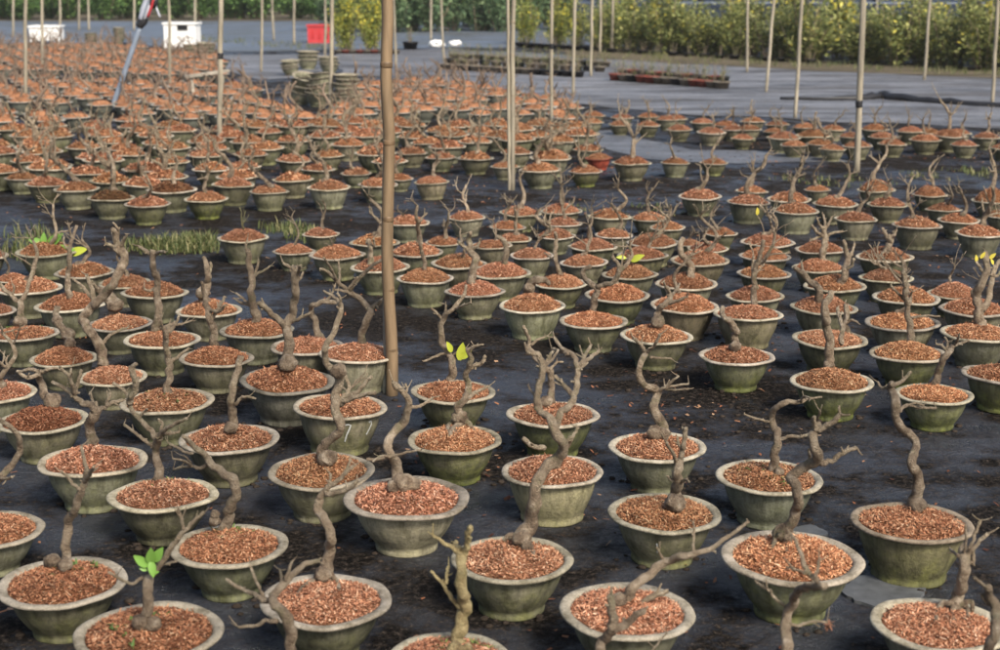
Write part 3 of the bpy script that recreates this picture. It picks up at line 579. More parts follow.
P(859, 913, 284, None, k='mid', lod='hi', moss=.5, dome=.07, c=2, gen=17)
P(856, 914, 263, "bonsai with a short Y-shaped pale fork", k='mid', lod='hi', moss=.6, dome=.07, c=2,
  ch=[T(4.6, 4, 3.4, pts=[888, 252, 890, 244, 889, 237]), C(2.6, 1.8, 889, 238, 885, 232, 884, 228), C(2.6, 1.8, 890, 238, 895, 234, 897, 230)])
P(792, 846, 274, "bonsai topped by a dense bushy crown of pale cut twigs", k='mid', lod='hi', moss=.5, dome=.06, c=3,
  ch=[T(4.5, 4, 3.8, 3.6, pts=[824, 260, 825, 247, 826, 237, 825, 226], tip=(.1, .8)), C(2.4, 1.3, 825, 236, 818, 232, 813, 225), C(2.4, 1.3, 826, 238, 834, 233, 843, 232), C(2, 1.2, 825, 230, 820, 224, 818, 218), C(2, 1.2, 826, 229, 831, 222, 833, 217), C(2, 1.2, 825, 234, 817, 238, 812, 240), C(1.8, 1.2, 826, 227, 826, 220, 824, 214)])
P(795, 846, 255, None, k='mid', lod='hi', moss=.4, dome=.06, c=3, gen=2, gscale=.5)
P(736, 791, 280, None, k='mid', lod='hi', moss=.6, dome=.08, c=4, gen=4)
P(726, 785, 303, None, k='mid', lod='hi', moss=.4, dome=.09, c=4, gen=6)
P(713, 783, 323, "bonsai with a slim stem swaying to the right over a brownish pot", k='bucket', lod='hi', moss=.3, dome=.08, c=4, col=(.9, .8, .7),
  ch=[T(4.2, 3.8, 3.4, 3, 2.4, pts=[754, 304, 754, 288, 755, 272, 760, 256, 764, 240]), C(2, 1.3, 757, 264, 764, 262, 768, 256)])
P(740, 795, 248, "bonsai with yellow leaves hanging on a leaning trunk", k='mid', lod='hi', moss=.5, dome=.06, c=4, gen=8, leaves=[(774, 246, -70, 9, 'y'), (757, 215, 90, 8, 'y'), (772, 243, -110, 8, 'l')])
P(738, 791, 262, None, k='mid', lod='hi', moss=.5, dome=.06, c=4, gen=10)
P(649, 718, 314, "dark brown pot with a pale-lipped rim behind the ball-rooted bonsai", k='bucket', lod='hi', col=(.6, .52, .45), moss=.1, dome=.07, c=5, gen=11)
P(655, 718, 291, None, k='mid', lod='hi', moss=.4, dome=.06, c=5, ch=[T(5, 4.6, 4.2, 3.8, 3, pts=[692, 276, 691, 265, 684, 256, 681, 246, 684, 238]), C(2, 1.4, 683, 252, 678, 244)])
P(584, 650, 303, None, k='mid', lod='hi', moss=.6, dome=.06, c=6, gen=12, tone=(1.1, 1, .95))
P(602, 659, 281, "bonsai carrying one bright yellow-green leaf in the middle of the beds", k='mid', lod='hi', moss=.5, dome=.1, c=6, gen=13, gscale=.6, leaves=[(632, 261, 30, 15, 'l'), (627, 258, 170, 10, 'l')])
P(533, 588, 290, "bonsai with a thin dead straight stem", k='mid', lod='hi', moss=.6, dome=.08, c=7, ch=[T(3.6, 3, 2.8, 2.4, 2, pts=[560, 275, 557, 262, 556, 250, 557, 240, 556, 232]), C(1.8, 1.2, 557, 262, 550, 256, 545, 253)])
P(470, 532, 280, "bonsai with a short blunt hooked stub", k='mid', lod='hi', moss=.4, dome=.09, c=8, ch=[T(4, 3.6, 3.4, 3.2, 2.8, pts=[504, 264, 506, 254, 507, 246, 503, 240, 498, 236], tip=(.2, .8))])
P(510, 554, 260, None, k='bucket', lod='hi', moss=.4, dome=.09, c=8, gen=15)
P(560, 609, 268, None, k='mid', lod='hi', moss=.4, dome=.08, c=7, gen=16)
P(617, 669, 261, None, k='mid', lod='hi', moss=.6, dome=.07, c=6, gen=18)
P(567, 618, 252, None, k='mid', lod='hi', moss=.5, dome=.07, c=7, gen=19)
P(670, 730, 267, None, k='mid', lod='hi', moss=.3, dome=.07, c=5, col=(.8, .7, .65), gen=20)
P(626, 680, 248, None, k='mid', lod='hi', moss=.5, dome=.07, c=6, gen=22)
P(687, 729, 253, None, k='mid', lod='hi', moss=.3, dome=.07, c=5, gen=23)
P(703, 738, 237, None, k='mid', lod='mid', moss=.5, dome=.08, c=5, gen=24)
P(594, 633, 239, None, k='mid', lod='mid', moss=.4, dome=.07, c=7, gen=25)
P(430, 487, 270, None, k='mid', lod='hi', moss=.2, dome=.07, c=9, gen=26, col=(.8, .75, .7))
P(470, 513, 250, None, k='mid', lod='hi', moss=.3, dome=.04, c=9, gen=27, tone=MDK)
P(350, 411, 274, "bonsai half behind the bamboo pole, its forked stem chalk white", k='mid', lod='hi', moss=.6, dome=.07, ch=[T(4, 3.4, 3, 2.6, pts=[371, 262, 371, 252, 371, 246, 370, 240], tip=(.6, 1)), C(2, 1.4, 371, 248, 367, 242), C(2, 1.4, 371, 250, 375, 244, 374, 238)])
P(425, 461, 246, None, k='mid', lod='mid', moss=.6, dome=.05, c=10, gen=28, tone=MDK)
P(349, 400, 248, None, k='mid', lod='mid', moss=.4, dome=.05, c=11, gen=29)
P(389, 444, 258, None, k='mid', lod='mid', moss=.4, dome=.07, c=10, gen=0)
P(309, 366, 261, "right one of two pots whose rims overlap beside the grass verge", k='mid', lod='hi', moss=.6, dome=.07, gen=2, gscale=.5)
P(272, 316, 256, "left one of two pots whose rims overlap beside the grass verge", k='mid', lod='hi', moss=.5, dome=.07, gen=11)
P(302, 340, 238, None, k='mid', lod='mid', moss=.4, dome=.06, c=11, gen=1)
P(217, 269, 243, "lone bonsai pot standing at the right end of the grass verge", k='bucket', lod='hi', moss=.4, dome=.08, gen=6, gscale=.6, bark=(.6, .7, .5))
P(385, 430, 227, None, k='mid', lod='mid', moss=.3, dome=.08, c=10, gen=3, gscale=.6)
P(447, 486, 221, "chalky white branching bonsai on a plain grey pot behind the bamboo pole", k='bucket', lod='mid', moss=.2, dome=.07, c=9, gen=4, bark=(2, 2, 2), col=(1.3, 1.25, 1.2))
P(488, 526, 231, None, k='mid', lod='mid', moss=.3, dome=.07, c=8, gen=5)
P(495, 532, 243, None, k='mid', lod='mid', moss=.2, dome=.07, c=8, gen=9, col=(.8, .65, .6))
P(498, 541, 217, None, k='mid', lod='mid', moss=.6, dome=.08, b=1, gen=7)
P(540, 583, 215, None, k='mid', lod='mid', moss=.4, dome=.05, b=1, gen=8)
P(542, 583, 228, None, k='mid', lod='mid', moss=.4, dome=.08, c=7, gen=10)
P(586, 631, 221, None, k='mid', lod='mid', moss=.4, dome=.05, b=1, gen=12)
P(650, 686, 231, None, k='mid', lod='mid', moss=.4, dome=.08, c=6, gen=13)
P(630, 668, 222, None, k='mid', lod='mid', moss=.4, dome=.06, b=1, gen=14)
P(678, 722, 200, None, k='mid', lod='mid', moss=.4, dome=.08, b=1, gen=15)
P(726, 770, 206, None, k='bucket', lod='mid', moss=.3, dome=.06, b=1, gen=16)
P(735, 768, 194, None, k='mid', lod='mid', moss=.3, dome=.08, b=1, gen=17)
P(772, 819, 215, "grey bucket pot with a single thin stem in front of the smaller back pots", k='bucket', lod='mid', moss=.3, dome=.06, gen=18, b=1)
P(812, 858, 208, None, k='mid', lod='mid', moss=.4, dome=.1, b=1, gen=19)
P(834, 877, 223, None, k='bucket', lod='mid', moss=.3, dome=.08, b=1, gen=21)
P(867, 908, 208, None, k='mid', lod='mid', moss=.4, dome=.06, b=1, gen=22)
P(892, 942, 230, None, k='bucket', lod='mid', moss=.3, dome=.09, b=1, gen=23)
P(925, 962, 213, None, k='mid', lod='mid', moss=.4, dome=.06, b=1, gen=24)
P(938, 980, 224, None, k='mid', lod='mid', moss=.4, dome=.05, b=1, gen=25)
P(955, 1004, 238, None, k='bucket', lod='mid', moss=.2, dome=.06, b=1, gen=26, col=(.75, .75, .72))
P(972, 1012, 204, None, k='mid', lod='mid', moss=.4, dome=.2, b=1, gen=27)
P(767, 811, 203, None, k='mid', lod='mid', moss=.4, dome=.07, b=1, gen=28)
P(804, 831, 192, None, k='mid', lod='mid', moss=.4, dome=.07, b=1, gen=29)
P(857, 896, 193, None, k='mid', lod='mid', moss=.6, dome=.15, b=1, gen=0)
P(912, 948, 198, None, k='mid', lod='mid', moss=.4, dome=.15, b=1, gen=1)
P(984, 1022, 219, None, k='mid', lod='mid', moss=.4, dome=.07, b=1, gen=2)
P(535, 576, 240, None, k='mid', lod='mid', moss=.4, dome=.07, c=7, gen=11)
P(676, 704, 247, None, k='mid', lod='mid', moss=.4, dome=.07, c=5, gen=3)
# ---- second tier, left cluster
P(-12, 59, 343, "bonsai rising from a black mossy patch, forked like antlers", k='mid', lod='hi', moss=.4, dome=.05, tone=MDK, weeds=6,
  ch=[T(5, 4.4, 4, pts=[21, 322, 20, 310, 20, 301], tip=(.1, .4)), C(3.6, 2, 20, 303, 12, 296, 5, 290, 0, 283), C(3.4, 1.6, 21, 302, 26, 291, 30, 278, 32, 270), C(1.6, 1.1, 12, 296, 14, 288, 12, 284)], lumps=[(20, 322, 7)])
P(30, 97, 368, "lumpy bonsai like two swollen knuckles on an overfull mound", k='mid', lod='hi', moss=.4, dome=.16, tone=MDK,
  ch=[T(5.5, 5, 4.6, 4.4, 4, pts=[70, 343, 65, 334, 58, 322, 56, 314, 57, 306])], lumps=[(68, 334, 7), (57, 320, 5.5), (70, 343, 6)])
P(78, 147, 387, "biggest dark S-shaped bonsai, its twisted crown rising over the neighbours", k='mid', lod='hi', moss=.4, dome=.13,
  ch=[T(7, 6.4, 6, 6, 5.4, 5.4, 5.6, 5.8, 6, 5, 3.4, pts=[103, 361, 98, 345, 87, 330, 83, 318, 91, 308, 104, 296, 114, 282, 121, 266, 122, 252, 117, 242, 111, 229], tip=(0, .2)), C(4.4, 2, 92, 308, 93, 296, 90, 285, 86, 275), C(2.4, 1.4, 99, 346, 108, 337, 118, 331, 126, 328), C(2.6, 1.4, 92, 298, 83, 288, 72, 279), C(3, 1.5, 119, 248, 123, 240, 126, 234), C(3.4, 1.8, 119, 255, 113, 247, 105, 243), C(2, 1.3, 115, 238, 118, 230, 112, 222)])
P(88, 153, 332, "bonsai collapsed sideways as one dark fallen knob", k='mid', lod='hi', moss=.3, dome=.1,
  ch=[T(6.5, 6, 5.4, 4.6, pts=[114, 312, 118, 304, 108, 294, 98, 290], tip=(0, .1)), C(3, 1.8, 103, 292, 96, 286, 93, 280)], lumps=[(116, 305, 8.5), (109, 298, 6)])
P(123, 200, 350, "upright brown bonsai with a T-shaped top", k='mid', lod='hi', moss=.4, dome=.05, tone=MDK,
  ch=[T(5.5, 4.8, 4.6, 4.4, 4, 3.6, pts=[156, 328, 157, 310, 157, 293, 154, 279, 152, 264, 151, 250], tip=(0, .3)), C(3, 1.6, 152, 257, 145, 252, 136, 246), C(2.6, 1.5, 152, 255, 158, 252, 163, 252), C(2, 1.3, 155, 288, 147, 291, 143, 289), C(3, 2, 160, 329, 168, 326, 176, 322)])
P(178, 253, 369, "bonsai with one slanting pointed leader and heaped bright bark", k='mid', lod='hi', moss=.3, dome=.12,
  ch=[T(6, 4.8, 4.4, 3.8, 2.8, 1.6, pts=[213, 344, 212, 330, 207, 317, 204, 304, 201, 293, 198, 282]), C(3, 1.6, 209, 319, 216, 308, 222, 296), C(2.4, 1.6, 209, 311, 216, 312, 222, 305)])
P(176, 242, 319, "bonsai with a swollen bottle-shaped base and short prongs", k='mid', lod='hi', moss=.3, dome=.06,
  ch=[T(6.5, 6, 5.2, 4, 3.4, 2.4, pts=[205, 302, 203, 294, 207, 284, 208, 274, 207, 266, 203, 257]), C(2.4, 1.5, 208, 274, 211, 268, 211, 262)], lumps=[(203, 293, 7)])
P(35, 106, 314, "bonsai with a thin dark pencil-straight stem", k='mid', lod='hi', moss=.4, dome=.08, rimcol=(1.15, 1.15, 1.1),
  ch=[T(4, 3.6, 3.2, 2.8, 2.2, 1.8, pts=[70, 298, 69, 282, 71, 266, 71, 252, 74, 240, 79, 226], tip=(0, .2)), C(1.8, 1.1, 71, 252, 66, 244, 66, 238), C(1.8, 1.1, 74, 241, 72, 232, 71, 226)])
P(120, 188, 301, None, k='mid', lod='hi', moss=.3, dome=.05, q=1, gen=4, gscale=.3)
P(55, 115, 279, None, k='mid', lod='hi', moss=.3, dome=.06, q=1, gen=8)
P(99, 151, 289, None, k='mid', lod='hi', moss=.3, dome=.1, q=1, gen=12)
P(-4, 62, 296, None, k='mid', lod='hi', moss=.4, dome=.08, q=1, gen=16)
P(-42, 15, 318, None, k='mid', lod='hi', moss=.3, dome=.08, q=1, gen=20)
P(-6, 29, 283, None, k='mid', lod='hi', moss=.3, dome=.1, q=1, gen=24)
P(16, 78, 258, "bonsai sprouting long strap-like green leaves by the grass verge", k='mid', lod='hi', moss=.5, dome=.06, gen=28, leaves=[(48, 246, 40, 22, 'g'), (45, 246, 150, 18, 'g'), (50, 252, 10, 26, 'g'), (70, 254, 20, 20, 'l'), (44, 246, 85, 14, 'g')])
P(-45, 8, 262, None, k='mid', lod='hi', moss=.4, dome=.06, q=1, gen=26)
# ---- front row of the far bed, left to right
for (a, b_, l_, o_) in ((-22, 21, 175, {}), (4, 40, 181, {}), (25, 68, 187, {}), (54, 100, 193, {}), (87, 135, 202, dict(tone=(.35, .36, .3))), (124, 171, 208, dict(moss=.7)), (146, 197, 194, dict(tone=(.45, .42, .38))), (184, 229, 203, dict(moss=1)),
                        (211, 254, 188, dict(k='bucket')), (249, 289, 195, dict(k='bucket', moss=.5)), (307, 351, 191, dict(k='bucket', col=(1.25, 1.25, 1.2))), (357, 398, 188, {}), (414, 450, 185, dict(k='bucket', col=(1.1, .95, .9))), (490, 520, 169, {}), (519, 562, 173, dict(col=(.8, .8, .8))), (568, 603, 174, dict(moss=1)), (611, 652, 166, {}), (660, 690, 165, dict(k='bucket')), (699, 728, 165, dict(moss=.8))):
    P(a, b_, l_, None, **{**dict(k='mid', lod='mid', moss=.4, dome=.09, f=1, gen=R.randrange(30)), **o_})
# ---- more of the far bed close to its front
for (a, b_, l_) in ((122, 166, 188), (89, 133, 184), (121, 167, 173), (66, 108, 176), (272, 314, 183), (385, 414, 181), (457, 494, 161), (425, 457, 160), (395, 428, 155), (330, 367, 147), (363, 392, 150), (255, 283, 134), (290, 307, 141),
                    (40, 73, 168), (150, 190, 165), (192, 230, 172), (225, 262, 170), (300, 335, 172), (340, 372, 176), (10, 45, 163), (75, 110, 160), (110, 148, 157), (186, 222, 158), (232, 268, 157), (275, 312, 163), (312, 345, 158), (535, 570, 158), (500, 533, 155), (572, 604, 152)):
    P(a, b_, l_, None, k='mid', lod='lo', moss=.4, dome=.09, far=1, gen=R.randrange(30))
P(585, 613, 160, "bonsai in the only red pot among the grey ones", k='mid', lod='mid', moss=0, dome=.09, gen=5, red=True)
# ---- right back row by the pale sheet
for (a, b_, l_) in ((579, 604, 124), (608, 632, 126), (635, 661, 127), (666, 693, 131), (696, 726, 134), (730, 755, 140), (735, 762, 131), (766, 801, 140), (806, 836, 146), (842, 873, 148), (877, 907, 146), (909, 942, 142), (930, 967, 138), (972, 1001, 139), (896, 925, 133), (838, 863, 138), (868, 898, 139), (795, 832, 138), (763, 785, 133), (860, 890, 131), (690, 715, 124), (712, 740, 127), (990, 1020, 150), (655, 680, 121), (740, 766, 123), (610, 634, 119), (582, 606, 117), (637, 660, 118), (664, 688, 120), (765, 790, 126), (792, 818, 129), (820, 846, 131), (915, 942, 134), (945, 972, 135), (1000, 1028, 141), (720, 746, 131), (780, 808, 147), (818, 846, 151), (950, 979, 147)):
    P(a, b_, l_, None, k='mid', lod='mid', moss=.4, dome=.1, rb=1, gscale=.8, gen=R.randrange(30))
# ------------------------------------------------------------------ build the potted trees
ORD = "first second third fourth fifth sixth seventh eighth ninth tenth eleventh twelfth thirteenth fourteenth fifteenth sixteenth seventeenth eighteenth nineteenth twentieth".split() + ["%d%s" % (i, {1: "st", 2: "nd", 3: "rd"}.get(i % 10, "th")) for i in range(21, 60)]
for sub in (11, 22): pass
COLNAME = {1: "rightmost column", 2: "second column from the right edge", 3: "third column from the right edge", 4: "fourth column from the right edge", 5: "fifth column from the right edge", 6: "sixth column from the right edge",
           7: "seventh column from the right edge", 8: "eighth column from the right edge", 9: "ninth column from the right edge", 10: "strip just right of the tall bamboo pole", 11: "strip just left of the tall bamboo pole"}
for c in range(1, 12):
    g = sorted([p for p in POTS if p.get('c') == c], key=lambda p: -p['lip'])
    for i, p in enumerate(g):
        if not p['label']: p['label'] = f"leafless bonsai, {ORD[i]} pot back in the {COLNAME[c]}"
def in_order(key, text, rev=False):
    g = sorted([p for p in POTS if p.get(key)], key=lambda p: (p['l']+p['r'])*(-1 if rev else 1))
    for i, p in enumerate(g):
        if not p['label']: p['label'] = text.format(ORD[i])
in_order('b', "bare bonsai in the hindmost rows of the middle bed, {} from the right", True)
in_order('f', "bare bonsai on the front edge of the far bed, {} from the left")
in_order('q', "bonsai at the back of the left cluster before the grass, {} from the left")
in_order('rb', "bare bonsai in the back rows by the grey sheet, {} from the right", True)
GROUP_OF = lambda p: "bonsai packed in the far bed" if p.get('far') or p.get('f') else ("bonsai in the back rows by the grey sheet" if p.get('rb') else "potted bonsai in the near and middle beds")
FARLABEL = "small leafless bonsai among the tightly packed rows of the far bed"

def solve(l, r, lip, h):
    """rim centre, outer diameter and depth of a pot from its rim's extent in the photograph; the pot stands on the ground"""
    w = r-l; D = .36
    for _ in range(6):
        z = h*D
        _, t = onz((l+r)/2, lip-.03*w-.5*w*.25, z)
        dep = math.asin(min(.9, (H-z)/( (onz((l+r)/2, lip-.03*w-.5*w*.25, z)[0]-Vector((0, 0, H))).length)))
        cy = lip-.03*w-.5*w*math.sin(dep)
        p, t = onz((l+r)/2, cy, z)
        D = w*t/FPX
    return p, D, t
def interp(rs, n):
    out = []
    for i in range(n):
        f = i/(n-1)*(len(rs)-1); k = min(int(f), len(rs)-2); out.append(rs[k]+(rs[k+1]-rs[k])*(f-k))
    return out
placed = []
def hide_far(p): return False
def new_thing(p, D, label, group, rot):
    e = bpy.data.objects.new("potted_bonsai", None); COL.objects.link(e)
    e.location = (p.x, p.y, 0); e.scale = (D, D, D); e.rotation_euler = (R.gauss(0, .012), R.gauss(0, .016), rot)
    e.empty_display_size = .1
    tag(e, label, "potted bonsai", group); return e
def pot_parts(e, kd, var, col, moss, rimcol, tone, dome, lod, red=False):
    body, rim, h, k = KINDS[kd][var]
    b = link("pot", body, e, color=(*col, moss))
    rm = link("rim", rim, b, color=(*rimcol, 1))
    if red: b.color = (1.5, .3, .22, 0); rm.color = (.7, .25, .2, 1)
    mu = link("mulch", mulch(k, dome, lod, R.randrange(3)), e, (0, 0, h), color=(*tone, 1))
    return b, h, k
LEAFM = {'g': MLEAF, 'l': MLIME, 'y': MYEL}

def build_pot(q):
    kd = q.get('k', 'mid'); h = KINDS[kd][0][2]
    p, D, Z = solve(q['l'], q['r'], q['lip'], h)
    placed.append((p.x, p.y, D)); s = Z/FPX                     # metres per photograph pixel at this pot
    r = random.Random(int(p.x*1e3)+int(p.y*1e3)*7)
    traced = 'ch' in q
    rot = 0 if traced or q.get('leaves') or q.get('marks') else r.random()*6.28
    e = new_thing(p, D, q['label'] or FARLABEL, GROUP_OF(q), rot)
    g = r.choice([r.uniform(.5, .8), r.uniform(.8, 1.15)]); gg = r.uniform(.98, 1.1)
    col = q.get('col', (g*gg, g, g*.96)); rc = q.get('rimcol', None)
    if rc is None: x = r.uniform(.68, 1.12); rc = (x, x*r.uniform(.95, 1.0), x*r.uniform(.88, .98))
    t = q.get('tone', None)
    if t is None: x = r.choice([r.uniform(.74, .9), r.uniform(.92, 1.12), r.uniform(.92, 1.12)]); t = (x, x*r.uniform(.93, 1.01), x*r.uniform(.9, 1.06))
    dome = round(q.get('dome', .08)*33)/33 + .025
    if q['lod'] != 'hi' or q['lip'] < 320: dome = round(dome*20)/20+.07
    b, hh, k = pot_parts(e, kd, r.randrange(5), col, q.get('moss', .4), rc, t, dome, q['lod'], q.get('red', False))
    b.rotation_euler = (0, 0, 0 if rot else r.random()*6.28)
    bark = q.get('bark', None)
    if bark is None: x = r.uniform(.78, 1.2); bark = (x, x*.99, x*.96)
    inv = lambda w: (Vector(w)-Vector((p.x, p.y, 0)))/D
    topz = hh*D + dome*D*.75
    if traced:
        mainc = [c for c in q['ch'] if c['kind'] == 'trunk'][0]
        bx, by = mainc['pts'][0]
        def on_heap(x_, y_):
            """depth at which the line of sight through a pixel meets the bark heap"""
            for i in range(81):
                Yt = p.y + (i/40-1)*k*.97*D; w_ = ony(x_, y_, Yt); qq = math.hypot(w_.x-p.x, Yt-p.y)/(k*D)
                if qq < 1 and w_.z <= hh*D + D*(dome*(1-qq*qq)-.024): return Yt
            return None
        Y0 = on_heap(bx, by)
        if Y0 is None: Y0 = p.y + .6*k*D
        sc = 1.0
        def at(px, py, dy=0.0): return inv(ony(px, py, Y0+dy))
        mb = MBuf(); sd = r.random()*50; dyat = {}
        def chain(mb, c, lo, hi_, sides, root=False, first=False):
            n = len(c['pts'])
            rs = interp(c['rs'], n) if 'rs' in c else [c['r0']+(c['r1']-c['r0'])*i/(n-1) for i in range(n)]
            dyg = r.gauss(0, .055) if not first else 0
            if c.get('dy') is not None: dyg = c['dy']*2
            pts = []
            for i, (x, y) in enumerate(c['pts']):
                if first:
                    dy = .03*math.sin(i*1.3+sd)*min(1, i/2); dyat[(x, y)] = dy
                else:
                    # a branch leaves from the nearest traced point's own depth and drifts towards or away from the viewer
                    if i == 0:
                        kx = min(dyat, key=lambda a: (a[0]-x)**2+(a[1]-y)**2); base = dyat[kx]
                    dy = base + dyg*(i/max(1, n-1))
                    dyat[(x, y)] = dy
                if root:
                    yh = on_heap(x, y); dy = (min(yh, Y0)-Y0-.004) if yh else -.01
                pts.append(at(x, y, dy))
            rr = [max(.5, a*.77)*s/D for a in rs]
            if first:
                pts = [pts[0]-Vector((0, 0, .07))] + pts; rr = [rr[0]*1.15] + rr
            tube(mb, pts, rr, sides, 5, c['tip'], .17, sd+len(pts))
            return pts, rr
        chain(mb, mainc, 0, 1, 11, first=True)
        for (x, y, rad_) in q.get('lumps', []):
            yh = on_heap(x, y+rad_*.75)
            lump(mb, at(x, y, (min(yh, Y0+.02)-Y0) if yh else -rad_*s*.3), rad_*s/D, 14, 9, (1, 1, .9), r.random()*40, .3)
        tr = link("trunk", mb.mesh("trunk", MB), e, color=(*bark, 1))
        for c in q['ch']:
            if c is mainc: continue
            mb = MBuf(); pts, rr = chain(mb, c, 0, 1, 8)
            # small buds and cut stubs along the branch
            for _ in range(r.choice([0, 1, 2])):
                i = r.randrange(len(pts)); a = pts[i]; d = Vector((r.gauss(0, 1), r.gauss(0, 1), r.gauss(.3, 1))).normalized()
                tube(mb, [a, a+d*rr[i]*2.2], [rr[i]*.6, rr[i]*.4], 5, 2, (.6, 1), .1, sd)
            ax = (pts[-1]-pts[0]); ln = ax.length
            for _ in range(r.choice([1, 1, 2, 3]) if ln > .09 else 0):
                i = r.randrange(len(pts)//2, len(pts)); a = pts[i]; dd = (ax.normalized()*.6+Vector((r.gauss(0, .7), r.gauss(0, .5), r.gauss(.2, .6)))).normalized(); l2 = r.uniform(.04, .10)
                tube(mb, [a, a+dd*l2*.5, a+dd*l2+Vector((0, 0, l2*.15))], [rr[i]*.55, rr[i]*.42, rr[i]*.3], 6, 3, (.6, 1), .1, sd+i)
            link("branch", mb.mesh("branch", MB), tr, color=(*bark, 1))
        for rt in q.get('roots', []):
            c = dict(r0=4.2, r1=2.8, pts=[(rt[i], rt[i+1]) for i in range(0, len(rt), 2)], kind='root', tip=(0, .1), dy=-.02)
            mb = MBuf(); chain(mb, c, 0, 1, 7, root=True); link("root", mb.mesh("root", MB), tr, color=(*bark, 1))
        if 'dead' in q:
            mb = MBuf(); c0 = at(*q['dead'])
            for i in range(26):
                d = Vector((r.gauss(0, 1), r.gauss(0, 1), r.gauss(0, 1))).normalized()
                leaf(mb, c0+d*.004, d, r.uniform(.02, .05), .008)
            link("dead_flower", mb.mesh("dead_flower", MB), tr, color=(1.5, .95, .8, 1))
        for (x, y, ang, ln, mk) in q.get('leaves', []):
            a = rad(ang); mb = MBuf()
            leaf(mb, at(x, y, -.01), Vector((math.cos(a), r.uniform(-.5, -.1), math.sin(a))), ln*s/D, ln*s/D*.27, Vector((.2, -1, .5)), 6, r.uniform(-.1, .25))
            link("leaf", mb.mesh("leaf", LEAFM[mk]), e)
        if q.get('weeds'):
            mb = MBuf()
            for i in range(q['weeds']*3):
                a = r.random()*6.28; rad_ = r.uniform(.05, .3)*(1 if i % 2 else .6)
                bp = at(bx, by)+Vector((rad_*math.cos(a), rad_*math.sin(a), 0)); bp.z = hh+dome*.6*(1-(math.hypot(bp.x, bp.y)/k)**2)
                if math.hypot(bp.x, bp.y) > k*.95: continue
                for j in range(5):
                    th = r.random()*6.28
                    leaf(mb, bp, Vector((math.cos(th), math.sin(th), r.uniform(.2, 1.4))), r.uniform(.03, .075), r.uniform(.005, .013))
            link("weed", mb.mesh("weed", MWEED), e)
    else:
        src = {'hi': GEN, 'mid': GENM, 'lo': GENLO}[q['lod']][q.get('gen', r.randrange(30)) % 30]
        gs = q.get('gscale', 1)*r.uniform(.85, 1.1); ox, oy = q.get('goff', (r.uniform(-.12, .12), r.uniform(-.1, .1)))
        tr = link("trunk", src[0], e, (ox, oy, hh+dome*.55), color=(*bark, 1)); tr.scale = (gs, gs, gs)
        tr.rotation_euler = (0, 0, r.random()*6.28)
        for bm_ in src[1]: link("branch", bm_, tr, color=(*bark, 1))
        for (x, y, ang, ln, mk) in q.get('leaves', []):
            a = rad(ang); mb = MBuf(); pp = inv(ony(x, y, p.y-.01))
            leaf(mb, pp, Vector((math.cos(a), r.uniform(-.5, -.1), math.sin(a))), ln*s/D, ln*s/D*.26, Vector((.2, -1, .5)), 5, .15)
            link("leaf", mb.mesh("leaf", LEAFM[mk]), e)
            mb = MBuf(); bq = Vector((ox, oy, hh+dome*.5)); tube(mb, [bq, (bq+pp)/2+Vector((.02, 0, .03)), pp], [.014, .01, .006], 5, 3, (.3, 1), .1, 3)
            link("leaf_stalk", mb.mesh("leaf_stalk", MB), e)
    def stroke(x0, pts, wd=.008):
        """a brush stroke lying on the pot's wall: (angle from the viewer in degrees, height)"""
        vs = []; fs = []
        me = KINDS[kd][0][0]
        for (a, z) in pts:
            tt = (z-.055)/(hh-.09); foot, top, cv = {'bucket': (.30, .43, 1.6), 'mid': (.265, .415, 1.75), 'wide': (.245, .405, 1.85)}[kd]
            rr_ = foot+(top-foot)*(1-(1-max(0, min(1, tt)))**cv)+.007
            aa = rad(-90+a)
            vs.append((rr_*math.cos(aa), rr_*math.sin(aa), z))
        mb = MBuf(); out = []
        for i, v in enumerate(vs):
            v = Vector(v); t_ = (Vector(vs[min(i+1, len(vs)-1)])-Vector(vs[max(i-1, 0)])).normalized(); n_ = Vector((v.x, v.y, 0)).normalized()
            sd_ = t_.cross(n_).normalized()*wd*(.8+.4*r.random()); out += [v-sd_, v+sd_]
        for i in range(len(vs)-1): fs.append((2*i, 2*i+1, 2*i+3, 2*i+2))
        mb.add(out, fs); o = link("painted_mark", mb.mesh("painted_mark", MPAINT), e)
    if q.get('marks'):
        stroke(0, [(8, .375), (12, .395), (17, .40), (21, .39), (19, .34), (16, .28), (14, .2)])
        stroke(0, [(50, .39), (54, .40), (56, .36), (53, .30), (50, .25)], .008)
    if q.get('mark2'):
        stroke(0, [(-14, .30), (-13, .26), (-13, .2)], .006)
    return e
for q in POTS: build_pot(q)

